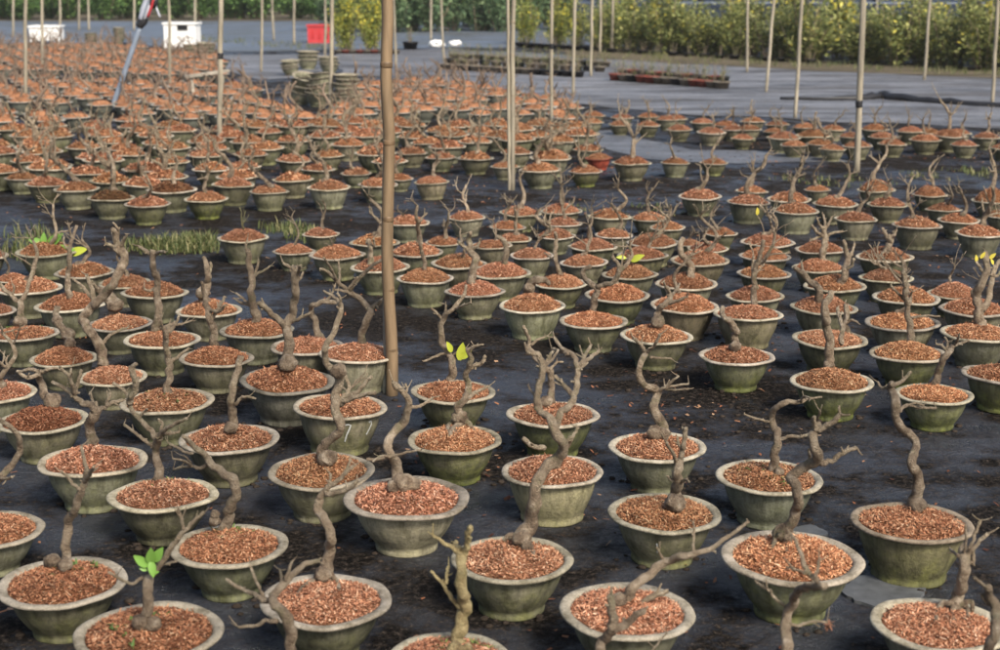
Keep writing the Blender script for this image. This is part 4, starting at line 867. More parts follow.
# ---- the packed far bed: world-space rows; the 300 that show largest are things, the rest are one mass
def inside(x, y, poly):
    c = False; j = len(poly)-1
    for i in range(len(poly)):
        (xi, yi), (xj, yj) = poly[i], poly[j]
        if (yi > y) != (yj > y) and x < (xj-xi)*(y-yi)/(yj-yi)+xi: c = not c
        j = i
    return c
BED = [(-60, 176), (-60, 44), (120, 44), (222, 56), (222, 76), (270, 90), (282, 104), (335, 113), (362, 82), (440, 79), (560, 97), (585, 112), (575, 124), (600, 150), (560, 160), (480, 165), (300, 180), (150, 182), (60, 178)]
GAPS = [[(-60, 74), (250, 84), (250, 77), (-60, 68)], [(-60, 108), (60, 112), (230, 132), (230, 124), (60, 104), (-60, 101)], [(380, 122), (560, 126), (560, 116), (380, 113)]]
cand = []
y = 11.2; row = 0
while y < 38:
    x = -15.0 + (.22 if row % 2 else 0)
    while x < 4:
        xx, yy = x+R.gauss(0, .035), y+R.gauss(0, .05)+.10*math.sin(x*.7)
        px, py, z = proj(Vector((xx, yy, .15)))
        x += .44
        if not inside(px, py, BED) or any(inside(px, py, g_) for g_ in GAPS): continue
        if any((a-xx)**2+(b_-yy)**2 < .37**2 for a, b_, _ in placed): continue
        placed.append((xx, yy, .36)); cand.append((z, xx, yy))
    y += .52; row += 1
cand.sort()
NIND = max(0, 300-len(POTS))
def far_pot(xx, yy, r):
    D = r.uniform(.33, .39)
    e = new_thing(Vector((xx, yy, 0)), D, FARLABEL, "bonsai packed in the far bed", r.random()*6.28)
    g = r.uniform(.8, 1.15); x = r.uniform(.85, 1.1)
    b, hh, k = pot_parts(e, 'mid', r.randrange(3), (g, g, g*.95), r.uniform(.2, .7), (x, x*.97, x*.93), (x, x*r.uniform(.92, 1.05), x*.97), .17, 'lo')
    tr = link("trunk", GENLO[r.randrange(30)][0], e, (0, 0, hh+.05), color=(x, x, x*.95, 1)); s_ = r.uniform(.7, 1.1); tr.scale = (s_, s_, s_)
for z, xx, yy in cand[:NIND]: far_pot(xx, yy, R)
def merged(name, rest, r):
    """the pots beyond the 300 largest, as one mass"""
    mbp, mbr, mbt = MBuf(), MBuf(), MBuf(); mbm = MBuf()
    def cp(mb, me, M):
        mb.add([M @ v.co for v in me.vertices], [tuple(f.vertices) for f in me.polygons])
    lo_pot = [pot_meshes('mid', 14, s)[:2] for s in range(2)]
    lo_mul = [mound_mesh(.42, .17, 60, 50+s, 3.0, 12) for s in range(4)]
    chips = MBuf()
    for z, xx, yy in rest:
        D = r.uniform(.33, .39); M = Matrix.Translation((xx, yy, 0)) @ Matrix.Rotation(r.random()*6.28, 4, 'Z') @ Matrix.Scale(D, 4)
        a = lo_pot[r.randrange(2)]; cp(mbp, a[0], M); cp(mbr, a[1], M)
        cp(mbm, lo_mul[r.randrange(4)], M @ Matrix.Translation((0, 0, .44)))
        s_ = r.uniform(.7, 1.1); cp(mbt, GENLO[r.randrange(30)][0], M @ Matrix.Translation((0, 0, .5)) @ Matrix.Scale(s_, 4))
    mb = MBuf(); idx = []
    for k_, m_ in enumerate((mbp, mbr, mbm, mbt)):
        mb.add(m_.v, m_.f); idx += [k_]*len(m_.f)
    me = mb.mesh(name, MFARP); me.materials.append(MFARR); me.materials.append(MFARM); me.materials.append(MFARB)
    me.polygons.foreach_set("material_index", idx)
    o = link(name, me); return o
MFARP = m_plain("far_concrete", (.12, .125, .1), .8, .3, .4, 3)
MFARR = m_plain("far_lip", (.30, .285, .245), .85, .3, .25, 3)
MFARM = m_plain("far_mulch", (.29, .138, .07), .9, .2, .45, 9)
MFARB = m_plain("far_bark", (.17, .125, .09), .8, .3, .4, 4)
o = merged("distant_bonsai_field", cand[NIND:], R)
tag(o, "mass of tiny bonsai pots filling the most distant part of the far bed", "bonsai field", None, "stuff")
print("POTS", len(POTS), "cand", len(cand), "ind", NIND)

# ------------------------------------------------------------------ the setting
def ground_poly(name, pix, m, z, label=None):
    cs = [onz(x, y, 0)[0] for x, y in pix]; vs = []
    for i, a in enumerate(cs):
        c_ = cs[(i+1) % len(cs)]; n = max(2, min(60, int((c_-a).length/.25)))
        for k in range(n):
            q = a.lerp(c_, k/n); am = min(.35, .02*q.y)
            vs.append(q+Vector((noise.noise(q*1.1+Vector((3, 0, z*99)))*am*.6, noise.noise(q*.9+Vector((0, 5, z*99)))*am*1.5, 0)))
    me = bpy.data.meshes.new(name); me.from_pydata([(v.x, v.y, z) for v in vs], [], [tuple(range(len(vs)))]); me.update(); me.materials.append(m)
    # always face up
    if me.polygons[0].normal.z < 0: me.flip_normals()
    return tag(link(name, me), label, None, None, "structure")
def grid(name, x0, x1, y0, y1, nx, ny, m, f):
    vs = [(x0+(x1-x0)*i/nx, y0+(y1-y0)*j/ny, 0) for j in range(ny+1) for i in range(nx+1)]
    vs = [(x, y, f(x, y)) for x, y, _ in vs]
    fs = [(j*(nx+1)+i, j*(nx+1)+i+1, (j+1)*(nx+1)+i+1, (j+1)*(nx+1)+i) for j in range(ny) for i in range(nx)]
    mb = MBuf(); mb.add(vs, fs); return mb.mesh(name, m)
MG = m_ground()
g = bpy.data.meshes.new("ground"); g.from_pydata([(-400, -50, 0), (400, -50, 0), (400, 700, 0), (-400, 700, 0)], [], [(0, 1, 2, 3)]); g.materials.append(MG)
tag(link("ground", g), None, None, None, "structure")
MGREY = m_sheet("grey_sheet", (.05, .054, .063), (.22, .228, .25), .6, .25, (.05, .042, .034), .8)
MBLUE = m_sheet("blue_sheet", (.07, .085, .105), (.15, .185, .245), .55, .25, (.07, .065, .045), .9)
MPATH = m_sheet("brown_soil", (.06, .05, .034), (.16, .135, .09), .9, .1)
MPALE = m_sheet("pale_sheet", (.07, .076, .088), (.16, .17, .19), .5, .3)
ground_poly("path", [(330, 52), (340, 76), (440, 80), (600, 108), (760, 118), (1100, 135), (1100, 78), (800, 68), (600, 56), (450, 50)], MGREY, .006)
ground_poly("path", [(575, 133), (610, 131), (700, 150), (780, 152), (860, 166), (740, 167), (640, 157)], MPALE, .004)
ground_poly("path", [(-60, 44), (-60, 20), (620, 22), (600, 46), (450, 48), (330, 50), (225, 52), (120, 42)], MBLUE, .004)
ground_poly("path", [(225, 56), (330, 54), (330, 76), (260, 80), (225, 72)], MGREY, .010)
ground_poly("ground", [(570, 58), (800, 70), (1120, 84), (1120, 74), (800, 60), (620, 48), (560, 46)], MPATH, .012)
ground_poly("ground", [(-60, -4), (-60, 21), (300, 21), (620, 22), (640, -4)], MPATH, .014)

def slab(cx, cy, wpx, dpx, label, seed):
    c, t = onz(cx, cy, 0); a = wpx*t/FPX/2; c2, _ = onz(cx, cy-dpx/2, 0); b_ = (c2.y-c.y)
    r = random.Random(seed); n = 40; top = []; 
    for i in range(n):
        th = 2*pi*i/n; q = 1+.3*noise.noise(Vector((math.cos(th)*1.2, math.sin(th)*1.2, seed)))+.1*noise.noise(Vector((math.cos(th)*6, math.sin(th)*6, seed)))
        top.append((c.x+a*q*math.cos(th), c.y+b_*q*math.sin(th)))
    mb = MBuf(); mb.add([(x, y, .009) for x, y in top]+[(c.x+(x-c.x)*1.02, c.y+(y-c.y)*1.02, -.01) for x, y in top], [tuple(range(n))]+[(i, i+n, (i+1) % n+n, (i+1) % n) for i in range(n)])
    tag(link("stone_slab", mb.mesh("stone_slab", MSLAB, False)), label, "slab", "flat slabs lying between the pots")
slab(884, 594, 84, 30, "large flat grey slab between the S-curved bonsai and the spider-rooted bonsai", 2)
slab(806, 534, 38, 12, "small pale slab just behind the knob-rooted bonsai pot", 4)

# loose bark, soil crumbs and grit on the sheet
mb = MBuf(); r = random.Random(5)
spots = [(r.uniform(-3, 5), r.uniform(3, 16), r.uniform(.15, .5)) for _ in range(70)]
for i in range(5200):
    if r.random() < .62:
        sx, sy, sr = r.choice(spots); x, y_ = r.gauss(sx, sr), r.gauss(sy, sr*1.3)
    else: x, y_ = r.uniform(-5, 6), 3+13*r.random()**1.4
    ln, wd, th = r.uniform(.006, .026), r.uniform(.003, .007), r.random()*6.28
    d = Vector((math.cos(th), math.sin(th), r.gauss(0, .25))).normalized(); s_ = Vector((-d.y, d.x, r.gauss(0, .3))).normalized()*wd
    c = Vector((x, y_, .006+r.random()*.006))
    mb.add([c-d*ln/2-s_, c-d*ln/2+s_, c+d*ln/2+s_*.6, c+d*ln/2-s_*.6], [(0, 1, 2, 3)])
tag(link("bark_litter", mb.mesh("bark_litter", MC, False), color=(.5, .45, .42, 1)), "loose bark chips and crumbs strewn over the dark sheet", "bark litter", None, "stuff")
mb = MBuf()
for i in range(2600):
    sx, sy, sr = r.choice(spots); x, y_ = r.gauss(sx, sr*1.2), r.gauss(sy, sr*1.4)
    if i % 2:
        a_, b2, D_ = r.choice(placed[:110]); th = r.random()*6.28; rr_ = D_*(.27+abs(r.gauss(0, .09))); x, y_ = a_+rr_*math.cos(th), b2+rr_*math.sin(th)
    q = r.uniform(.004, .014); lump(mb, (x, y_, q*.2), q, 6, 4, (1.2, 1, .6), i*.7, .5)
tag(link("soil_crumbs", mb.mesh("soil_crumbs", m_plain("soil_crumb", (.035, .027, .021), .95, .1, .5, 40)), ), "dark soil crumbs scattered on the sheet", "soil", None, "stuff")

# grass verges
def grass(pix, n, hgt, label):
    r = random.Random(len(pix)*n); mb = MBuf()
    xs = [p_[0] for p_ in pix]; ys = [p_[1] for p_ in pix]; k = 0
    while k < n:
        px, py = r.uniform(min(xs), max(xs)), r.uniform(min(ys), max(ys))
        if not inside(px, py, pix): continue
        b_, t = onz(px, py, 0); dn = noise.noise(Vector((b_.x*2.2, b_.y*2.2, 3)))
        k += 1
        if dn < r.uniform(-.15, .35): continue
        for j in range(3):
            th = r.random()*6.28; hh = hgt*r.uniform(.25, 1.15)*(.75+.7*dn); ln = Vector((math.cos(th), math.sin(th), 0))
            p0 = b_+Vector((r.gauss(0, .02), r.gauss(0, .02), 0)); w_ = Vector((-ln.y, ln.x, 0))*r.uniform(.003, .006)
            p1 = p0+Vector((0, 0, hh*.6))+ln*hh*.15; p2 = p0+Vector((0, 0, hh))+ln*hh*r.uniform(.3, .7)
            mb.add([p0-w_, p0+w_, p1+w_*.8, p1-w_*.8, p2], [(0, 1, 2, 3), (3, 2, 4)])
    tag(link("grass", mb.mesh("grass", MGRASS, False)), label, "grass", None, "stuff")
grass([(100, 244), (215, 240), (216, 254), (150, 256), (100, 256)], 900, .09, "tufted verge grass between the left cluster and the far bed")
grass([(-10, 236), (60, 236), (60, 262), (-10, 262)], 260, .13, "weedy grass behind the leftmost pots")
grass([(262, 228), (318, 226), (318, 246), (262, 248)], 300, .09, "low weeds around the overlapping pots")
grass([(770, 178), (1000, 168), (1000, 182), (780, 190)], 330, .06, "thin grass strip behind the middle bed")
grass([(600, 58), (800, 68), (1040, 80), (1040, 74), (800, 62), (600, 52)], 1500, .14, "dry grass edge in front of the shrubs")
grass([(180, 42), (230, 44), (330, 52), (330, 46), (200, 38)], 500, .15, "rough grass by the white and red boxes")
grass([(540, 218), (620, 222), (700, 212), (700, 204), (560, 206)], 90, .05, "weeds on the path behind the middle bed")
grass([(376, 392), (386, 390), (388, 397), (378, 399)], 40, .05, "small weeds at the foot of the bamboo pole")

# ------------------------------------------------------------------ poles
def pole(name, xb, yb, xt, wpx, m, label, group, hgt=3.3, nodes=False, z0=-.05, part=None):
    """xb, yb: foot in the photograph; xt: where it crosses the top edge (or a height of its own)"""
    b_, t = onz(xb, yb, 0); top = ony(xt, 0, b_.y); d = (top-b_)/max(.2, top.z)
    q = wpx*t/FPX/2; L_ = [b_+d*(z0+(hgt-z0)*i/14) for i in range(15)]
    rd = random.Random(int(xb*7+yb))
    for i in range(1, 15): L_[i] += Vector((rd.gauss(0, .004), rd.gauss(0, .004), 0))*min(1, i)
    root = bpy.data.objects.new(name, None); COL.objects.link(root); root.location = (b_.x, b_.y, 0)
    tag(root, label, "pole", group)
    mb = MBuf(); tube(mb, [p_-Vector((b_.x, b_.y, 0)) for p_ in L_], [q*(1.06-.012*i) for i in range(15)], 12, 2, (0, 0), .03, xb)
    link("shaft", mb.mesh("shaft", m), root, color=(rd.uniform(.85, 1.15),)*3+(1,))
    if nodes:
        z = .2
        while z < hgt-.1:
            i = (z-z0)/(hgt-z0)*14; a = L_[int(i)].lerp(L_[min(14, int(i)+1)], i-int(i))-Vector((b_.x, b_.y, 0))
            mb = MBuf(); tube(mb, [a-d*.012, a, a+d*.012], [q*1.0, q*1.06, q*1.0], 12, 2, (0, 0), 0)
            link("culm_node", mb.mesh("culm_node", m), root, color=(.8, .75, .7, 1)); z += rd.uniform(.26, .34)
    return root, b_, d, q
pole("bamboo_pole", 391.5, 395, 386, 11.4, MBAM, "tall thick brown bamboo pole standing alone in the middle", None, 3.2, True)
pole("metal_pole", 384.5, 393, 385.5, 5, MSTEEL, "slim grey metal pole against the thick brown bamboo", None, 3.2)
pole("bamboo_pole", 512.5, 190, 513, 4.6, MBAMG, "paired bamboo pole right of the brown one, its taller half", "thin bamboo poles", 4, True)
pole("bamboo_pole", 509.2, 190, 508, 3.4, MBAMG, "paired bamboo pole, the short half tied to its left", "thin bamboo poles", 2.0)
for i, (xb, yb, xt, w_, hh, lb) in enumerate((
        (26, 105, 25, 3.6, 5, "pale bamboo pole right in front of the white box at the far left"), (43, 75, 42, 2.8, 5, "thin pole just right of the first far-left pole"),
        (170, 93, 169, 2.8, 5, "pole standing in front of the slotted white box"), (220, 149, 220.5, 5, 5, "thick weathered pole with a dark joint at the left of the far bed"),
        (331, 112, 332, 4, 5, "pole rising behind the round stack of empty pots"), (551, 128, 552, 3.4, 5, "pale pole with a dark ring above the back rows"),
        (573, 96, 575, 3.2, 5, "brownish pole before the row of dark seedling pots"), (591, 76, 592, 2.8, 5, "slim pole next to the brownish one"),
        (747, 72, 748, 2.6, 5, "thin pole amid the yellow shrubs"), (766, 92, 774, 3, 5, "slanting pole at the shrub bed corner"),
        (795, 118, 802.5, 3.6, 5, "leaning pale pole by the grey sheet"), (856.5, 172, 863, 6, 5, "white-grey bamboo pole, thickest on the right side"),
        (924, 80, 930, 3, 5, "pole close in front of the dark green shrubs"), (992, 105, 998, 3.6, 5, "pole nearest the right edge"),
        (396, 70, 394, 2.4, 5, "thin pole just right of the brown bamboo top"), (444, 62, 441, 2.2, 5, "thin pole beside the white sacks"),
        (261, 72, 262, 2.6, 5, "thin pole by the low heap of trays"), (294, 44, 294, 2.4, 5, "thin pole left of the red crate"), (325, 56, 325, 2.4, 5, "thin pole touching the red crate"),
        (134, 30, 134, 2.2, 5, "faint pole under the blossom left of the tilted stand"), (79, 30, 79, 2.2, 5, "faint far pole between the two white boxes"), (195, 26, 195, 2.6, 5, "pole right behind the slotted white box"),
        (60, 34, 60, 2.4, 1.1, "short stake right of the left white box"), (89, 30, 88, 2.2, 5, "second faint far pole between the two white boxes"), (274, 40, 272, 2.2, 5, "faint pole among the far left trees"),
        (431, 40, 431, 2.2, 5, "faint far pole left of the sacks"), (612, 52, 613, 2.6, 5, "pole at the left end of the yellow shrub bed"), (600, 54, 601, 2.2, 5, "pole beside the left end of the shrub bed"), (13, 36, 13, 2.2, 5, "faint far pole at the left edge"))):
    rt, b_, d, q = pole("bamboo_pole", xb, yb, xt, w_, MBAMG, lb, "thin bamboo poles", hh)
    if i in (3, 5, 11):                       # a dark tie where two lengths overlap
        zz = {3: .95, 5: .95, 11: .62}[i]; mb = MBuf(); a = d*zz; tube(mb, [a-d*.03, a+d*.03], [q*1.2, q*1.2], 10, 2, (0, 0), .05)
        link("tie", mb.mesh("tie", MBLK), rt)

# ------------------------------------------------------------------ tilted sprinkler stand, boxes, sacks, hose
b_, t = onz(111, 112, 0); Yb = b_.y-.05
rt = bpy.data.objects.new("tilted_stand", None); COL.objects.link(rt); rt.location = (b_.x, Yb, 0)
tag(rt, "slanting blue-grey tube with a black clamp and striped cloth sleeve on top", "stand")
o0 = Vector((b_.x, Yb, 0)); A = lambda x, y, dy=0: ony(x, y, Yb+dy)-o0
s = t/FPX
mb = MBuf(); tube(mb, [A(111, 111), A(126, 68), A(141, 24)], [2.6*s, 2.6*s, 2.5*s], 12, 4, (0, 0), 0); link("tube", mb.mesh("tube", MTUBE), rt)
mb = MBuf(); tube(mb, [A(139, 27), A(140.5, 24), A(143, 21), A(145, 17)], [3.5*s, 4.4*s, 4.6*s, 3.6*s], 12, 3, (0, 0), .05); link("clamp", mb.mesh("clamp", MBLK), rt)
mb = MBuf(); tube(mb, [A(142, 20), A(146, 10), A(151, -3), A(157, -18)], [4*s, 5.6*s, 6.0*s, 6.2*s], 12, 4, (0, 0), .06, 2); sl = link("sleeve", mb.mesh("sleeve", MSTRIPE), rt)
mb = MBuf(); tube(mb, [A(147.5, 17, -5*s), A(151, 8, -6*s), A(154, -3, -6*s)], [1.2*s]*3, 8, 3, (0, 0), 0); link("stripe", mb.mesh("stripe", MRED), sl)
mb = MBuf(); tube(mb, [A(143, 18, -5*s), A(146, 8, -6*s), A(150, -4, -6*s)], [.9*s]*3, 8, 3, (0, 0), 0); link("stripe", mb.mesh("stripe", MTUBE), sl)
mb = MBuf(); tube(mb, [A(154, 3), A(157, 10), A(160, 17)], [1.4*s, 1.3*s, 1.0*s], 8, 3, (0, 0), 0); link("lever", mb.mesh("lever", MSTRIPE), rt)
mb = MBuf(); tube(mb, [A(151, 1), A(157, 2)], [6.6*s, 6.6*s], 12, 2, (0, 0), .02); link("collar", mb.mesh("collar", MBLK), rt)

def hollow_box(name, x0, y0, x1, y1, depth, m, label, cat, rot=0, feet=False, hole=None, slots=0):
    """an open-topped plastic crate with rim, handle hole and walls of real thickness"""
    b_, t = onz((x0+x1)/2, y1, 0); s = t/FPX; w_ = (x1-x0)*s; h_ = (y1-y0)*s*1.0
    rt = bpy.data.objects.new(name, None); COL.objects.link(rt); rt.location = (b_.x, b_.y+depth/2, 0); rt.rotation_euler = (0, 0, rot)
    tag(rt, label, cat)
    z0 = h_*.2 if feet else 0; th = .02; hh = h_-z0
    mb = MBuf(); y_ = -depth/2
    if hole:
        hx0, hx1, hz0, hz1 = (hole[0]-.5)*w_, (hole[1]-.5)*w_, z0+hole[2]*hh, z0+hole[3]*hh
        box(mb, ((-w_/2+hx0)/2, y_, z0+hh/2), (hx0+w_/2, th, hh)); box(mb, ((w_/2+hx1)/2, y_, z0+hh/2), (w_/2-hx1, th, hh))
        box(mb, ((hx0+hx1)/2, y_, (z0+hz0)/2), (hx1-hx0, th, hz0-z0)); box(mb, ((hx0+hx1)/2, y_, (z0+hh+hz1)/2), (hx1-hx0, th, z0+hh-hz1))
    elif slots:
        n = slots; g_ = w_/(2*n+1)
        for i in range(n+1): box(mb, (-w_/2+g_*(2*i+.5), y_, z0+hh*.5), (g_, th, hh*.6))
        box(mb, (0, y_, z0+hh*.1), (w_, th, hh*.198)); box(mb, (0, y_, z0+hh*.9), (w_, th, hh*.198))
    else: box(mb, (0, y_, z0+hh/2), (w_, th, hh))
    box(mb, (0, -y_, z0+hh/2), (w_, th, hh)); box(mb, (-w_/2+th/2, 0, z0+hh/2), (th, depth-th*1.02, hh)); box(mb, (w_/2-th/2, 0, z0+hh/2), (th, depth-th*1.02, hh))
    box(mb, (0, 0, z0+th/2+.002), (w_-2.1*th, depth-1.05*th, th))
    link("body", mb.mesh("body", m, False), rt)
    mb = MBuf()
    for sx, sy, lx, ly in ((0, -1, w_+.06, .03), (0, 1, w_+.06, .03), (-1, 0, .03, depth+.002), (1, 0, .03, depth+.002)):
        box(mb, (sx*(w_/2+.015), sy*(depth/2+.025), z0+hh-.02), (lx, ly, .044))
    link("rim", mb.mesh("rim", m, False), rt)
    if feet:
        for sx in (-1, 1):
            mb = MBuf(); box(mb, (sx*(w_/2-.06), -depth/2+.05, z0/2-.002), (.11, .09, z0)); box(mb, (sx*(w_/2-.06), depth/2-.05, z0/2-.002), (.11, .09, z0)); link("foot", mb.mesh("foot", m, False), rt)
    if hole:
        mb = MBuf(); box(mb, ((hx0+hx1)/2, y_+.035, (hz0+hz1)/2), (hx1-hx0+.03, .01, hz1-hz0+.03)); link("hole_shade", mb.mesh("hole_shade", MBLK, False), rt)  # black panel behind the hole stands in for the shade inside the crate
    return rt
hollow_box("plastic_crate", 30, 26, 59, 44, .55, MWHITE, "white plastic crate on feet at the far left", "crate", .05, True)
hollow_box("plastic_crate", 165, 23, 197, 48, .5, MWHITE, "white plastic crate with a dark handle slot", "crate", -.06, False, (.42, .76, .68, .9))
hollow_box("plastic_crate", 307, 25, 330, 43, .45, MRED, "bright red slotted plastic crate", "crate", .1, slots=3)
for i, (cx, cy, w_, lb) in enumerate(((437, 47, 15, "left white sack lying on the distant edge"), (455, 46, 12, "right white sack propped beside the other"))):
    b_, t = onz(cx, cy, 0); s = t/FPX; mb = MBuf(); lump(mb, (0, 0, w_*s*.2), w_*s*.5, 24, 14, (1, .8, .5), 3+i*5, .55)
    rt = tag(link("white_sack", mb.mesh("white_sack", MWHITE), loc=(b_.x, b_.y, 0)), lb, "sack")
mb = MBuf(); pts = [onz(x, y, .03)[0] for x, y in ((780, 98), (830, 98.5), (862, 98), (880, 96.5), (895, 98), (940, 101.5), (1000, 105), (1060, 108))]
tube(mb, pts, [.018, .028, .05, .075, .06, .05, .045, .045], 8, 5, (0, 0), .2, 4)
tag(link("black_hose", mb.mesh("black_hose", MBLK)), "rolled black sheet edge lying across the pale grey ground", "ground sheet roll")

# ------------------------------------------------------------------ stacks of empty pots
def stack(cx, yb, wpx, n, lean, where, seed, tilt=0.0):
    b_, t = onz(cx, yb, 0); D = wpx*t/FPX; r = random.Random(seed); b_.y += D*.4
    for i in range(n):
        body, rim, h, k = KINDS['mid'][r.randrange(3)]
        e = bpy.data.objects.new("flower_pot", None); COL.objects.link(e)
        e.location = (b_.x+lean*i*.05+r.gauss(0, .008), b_.y+r.gauss(0, .008), i*.16*D); e.scale = (D, D, D); e.rotation_euler = (r.gauss(0, .02)+tilt*.3, tilt+r.gauss(0, .03), r.random()*6)
        nm = "topmost" if i == n-1 else ("bottom" if i == 0 else f"{ORD[n-1-i]} from the top")
        tag(e, f"empty pot, {nm} in {where}".replace("the bottom in", "bottom of"), "flower pot", "stacked empty pots")
        g_ = r.uniform(.9, 1.3); p_ = link("pot", body, e, color=(g_, g_, g_*.95, .35)); link("rim", rim, p_, color=(.8, .78, .74, 1))
stack(345, 113, 27, 7, 0, "the round stack behind the tall bamboo", 1)
stack(316, 108, 27, 6, .3, "the leaning stack left of the round one", 2, -.16)
stack(298, 105, 27, 5, .4, "the toppling stack furthest left", 3, -.25)
stack(307, 70, 24, 3, 0, "the low stack under the red crate", 4)
stack(328, 74, 22, 3, 0, "the stack right behind the far pole", 5)
stack(290, 76, 20, 3, 0, "the small stack left of the low one", 6, .1)
stack(204, 60, 22, 3, 0, "the wide stack below the slotted white crate", 7)
stack(190, 60, 20, 3, 0, "the stack left of the wide one", 8)
stack(118, 44, 13, 6, 0, "the dark tall stack between the white crates", 9)
stack(90, 46, 14, 4, 0, "the short stack right of the left white crate", 10)

# a weathered plank bench end leaning by the far bed
b_, t = onz(208, 104, 0); s = t/FPX
rt = bpy.data.objects.new("timber_trestle", None); COL.objects.link(rt); rt.location = (b_.x, b_.y, 0); rt.rotation_euler = (0, 0, .35)
tag(rt, "low grey timber trestle among the pots beside the thick weathered pole", "trestle")
mb = MBuf(); box(mb, (0, 0, .42), (.62, .14, .035), Matrix.Rotation(-.12, 3, 'Y')); link("plank", mb.mesh("plank", MTIMBER, False), rt)
for sx in (-1, 1):
    mb = MBuf(); box(mb, (sx*.2, 0, .2), (.04, .05, .38), Matrix.Rotation(sx*.1, 3, 'Y')); link("leg", mb.mesh("leg", MTIMBER, False), rt)

# ------------------------------------------------------------------ shrubs, seedlings, netting
def shrub_mesh(seed, n, m, size=.05, sq=(1, 1, 1), yel=0.0):
    """foliage of leaf clumps on many shoots, radius 1, standing on z = 0"""
    r = random.Random(seed); mb = MBuf(); my = []
    shoots = []
    for i in range(34):
        a = r.random()*6.28; q = r.uniform(.1, .75); hh = r.uniform(.7, 2.3)*(1-.35*q)
        shoots.append((Vector((.3*q*math.cos(a), .3*q*math.sin(a), .05)), Vector((q*math.cos(a), q*math.sin(a), hh))))
    for i in range(n):
        b_, tp = r.choice(shoots); t = r.random()**.6
        c = b_.lerp(tp, t)+Vector((r.gauss(0, .09), r.gauss(0, .09), r.gauss(0, .07)))
        d = Vector((r.gauss(0, 1), r.gauss(0, 1), r.gauss(.25, .6))).normalized(); ln = size*r.uniform(.7, 1.6)
        s_ = d.cross(Vector((r.gauss(0, .5), r.gauss(0, .5), 1))).normalized()*ln*.3
        o_ = len(mb.f); mb.add([c, c+d*ln*.5+s_, c+d*ln, c+d*ln*.5-s_], [(0, 1, 2, 3)])
        my.append(1 if (t > .7 and r.random() < yel) else 0)
    me = mb.mesh("foliage", m, False); me.materials.append(MYEL if m is not MPINK else MSHRUBD); me.polygons.foreach_set("material_index", my)
    mb = MBuf()
    for b_, tp in shoots[:12]: tube(mb, [b_-Vector((0, 0, .06)), b_.lerp(tp, .5), tp], [.022, .015, .008], 4, 2, (0, .3), .1, seed)
    return me, mb.mesh("stem", MB)
SH = [shrub_mesh(i, 2300, MSHRUB, .10, yel=.04) for i in range(4)]
SHY = [shrub_mesh(20+i, 2300, MSHRUB, .11, yel=.22) for i in range(3)]
SHD = [shrub_mesh(40+i, 2300, MSHRUBD, .11) for i in range(3)]
SHP = [shrub_mesh(60+i, 1300, MPINK, .12) for i in range(2)]
def shrub(name, x, y_, rad_, hgt, src, label, cat, group, tint, r):
    me, st = r.choice(src)
    e = bpy.data.objects.new(name, None); COL.objects.link(e); e.location = (x, y_, 0); e.scale = (rad_, rad_, hgt/1.75); e.rotation_euler = (0, 0, r.random()*6.28)
    tag(e, label, cat, group); link("foliage", me, e, color=(*tint, 1)); link("stem", st, e)
r = random.Random(77)
# the bed behind the grey sheet on the right: rows running back
def bed(pixy0, pixy1, x0, x1, rows, step, src, name, label, group, hg, tint0):
    a, _ = onz(x0, pixy0, 0); b_, _ = onz(x1, pixy1, 0)
    for k in range(rows):
        dy = k*1.25
        n = int((b_-a).length/step)
        for i in range(n+1):
            p_ = a.lerp(b_, (i+.5*(k % 2))/n)+Vector((r.gauss(0, .12), dy+r.gauss(0, .15), 0))
            p_.x *= 1+dy/ max(10, p_.y)*.9
            h_ = hg*r.uniform(.6, 1.3)*(1+.06*k); q = r.uniform(.8, 1.2)
            shrub(name, p_.x, p_.y, r.uniform(.62, .85), h_, src[min(k, len(src)-1)], label[min(k, len(label)-1)], "shrub", group[min(k, len(group)-1)], tuple(c*q for c in tint0), r)
bed(51, 73, 600, 1035, 3, 1.0, [SH, SH, SHY], "shrub", ["olive green shrub in the front row of the bed behind the grey sheet", "olive green shrub in the second row of the bed behind the grey sheet", "shrub with yellow-tipped shoots at the back of the bed behind the grey sheet"],
    ["front row shrubs behind the grey sheet", "second row shrubs behind the grey sheet", "yellow-tipped shrubs at the back of the bed"], 1.15, (1, 1, 1))
for i in range(26):
    p_, _ = onz(345+i*10.5, (32, 28)[i % 2]-i*.1, 0); shrub("shrub", p_.x+r.gauss(0, .3), p_.y+r.gauss(0, .5), 1.0, r.uniform(1.9, 2.6), [SHD, SH, SHD, SHY][i % 4], "bluish green shrub standing beyond the blue sheet", "shrub", "shrubs beyond the blue sheet", (.95, 1.05, 1.05), r)
for i in range(30):
    p_, _ = onz(-15+i*12, (19, 14)[i % 2], 0); shrub("shrub", p_.x+r.gauss(0, .3), p_.y+r.gauss(0, .6), 1.25, r.uniform(1.3, 2.1), SHD, "dark green shrub on the far left beyond the blue sheet", "shrub", "dark shrubs at the far left", (.9, 1.15, .7), r)
for i in range(7):
    p_, _ = onz(-5+i*33, 11, 0); shrub("flowering_shrub", p_.x, p_.y, 1.6, 2.6+r.gauss(0, .2), SHP, "pale pink blossoming shrub behind the dark far-left shrubs", "shrub", "pink shrubs at the far left", (1, 1, 1), r)
for i, (x, y_, hh) in enumerate(((525, 44, 1.15), (560, 46, 1.1), (578, 48, 1.1), (346, 52, 1.35), (372, 52, 1.3), (410, 30, 1.3))):
    p_, _ = onz(x, y_, 0); shrub("shrub", p_.x, p_.y, .5, hh, SHY if i in (3, 4, 1) else SH, ["slim green shrub left of the shrub bed", "yellowish shrub left of the shrub bed", "slim shrub touching the left end of the shrub bed", "lime shrub in the brown trough right of the red crate", "lime shrub right beside the brown bamboo top", "shrub behind the black plant pot"][i], "shrub", None, (1.25, 1.25, .9), r)

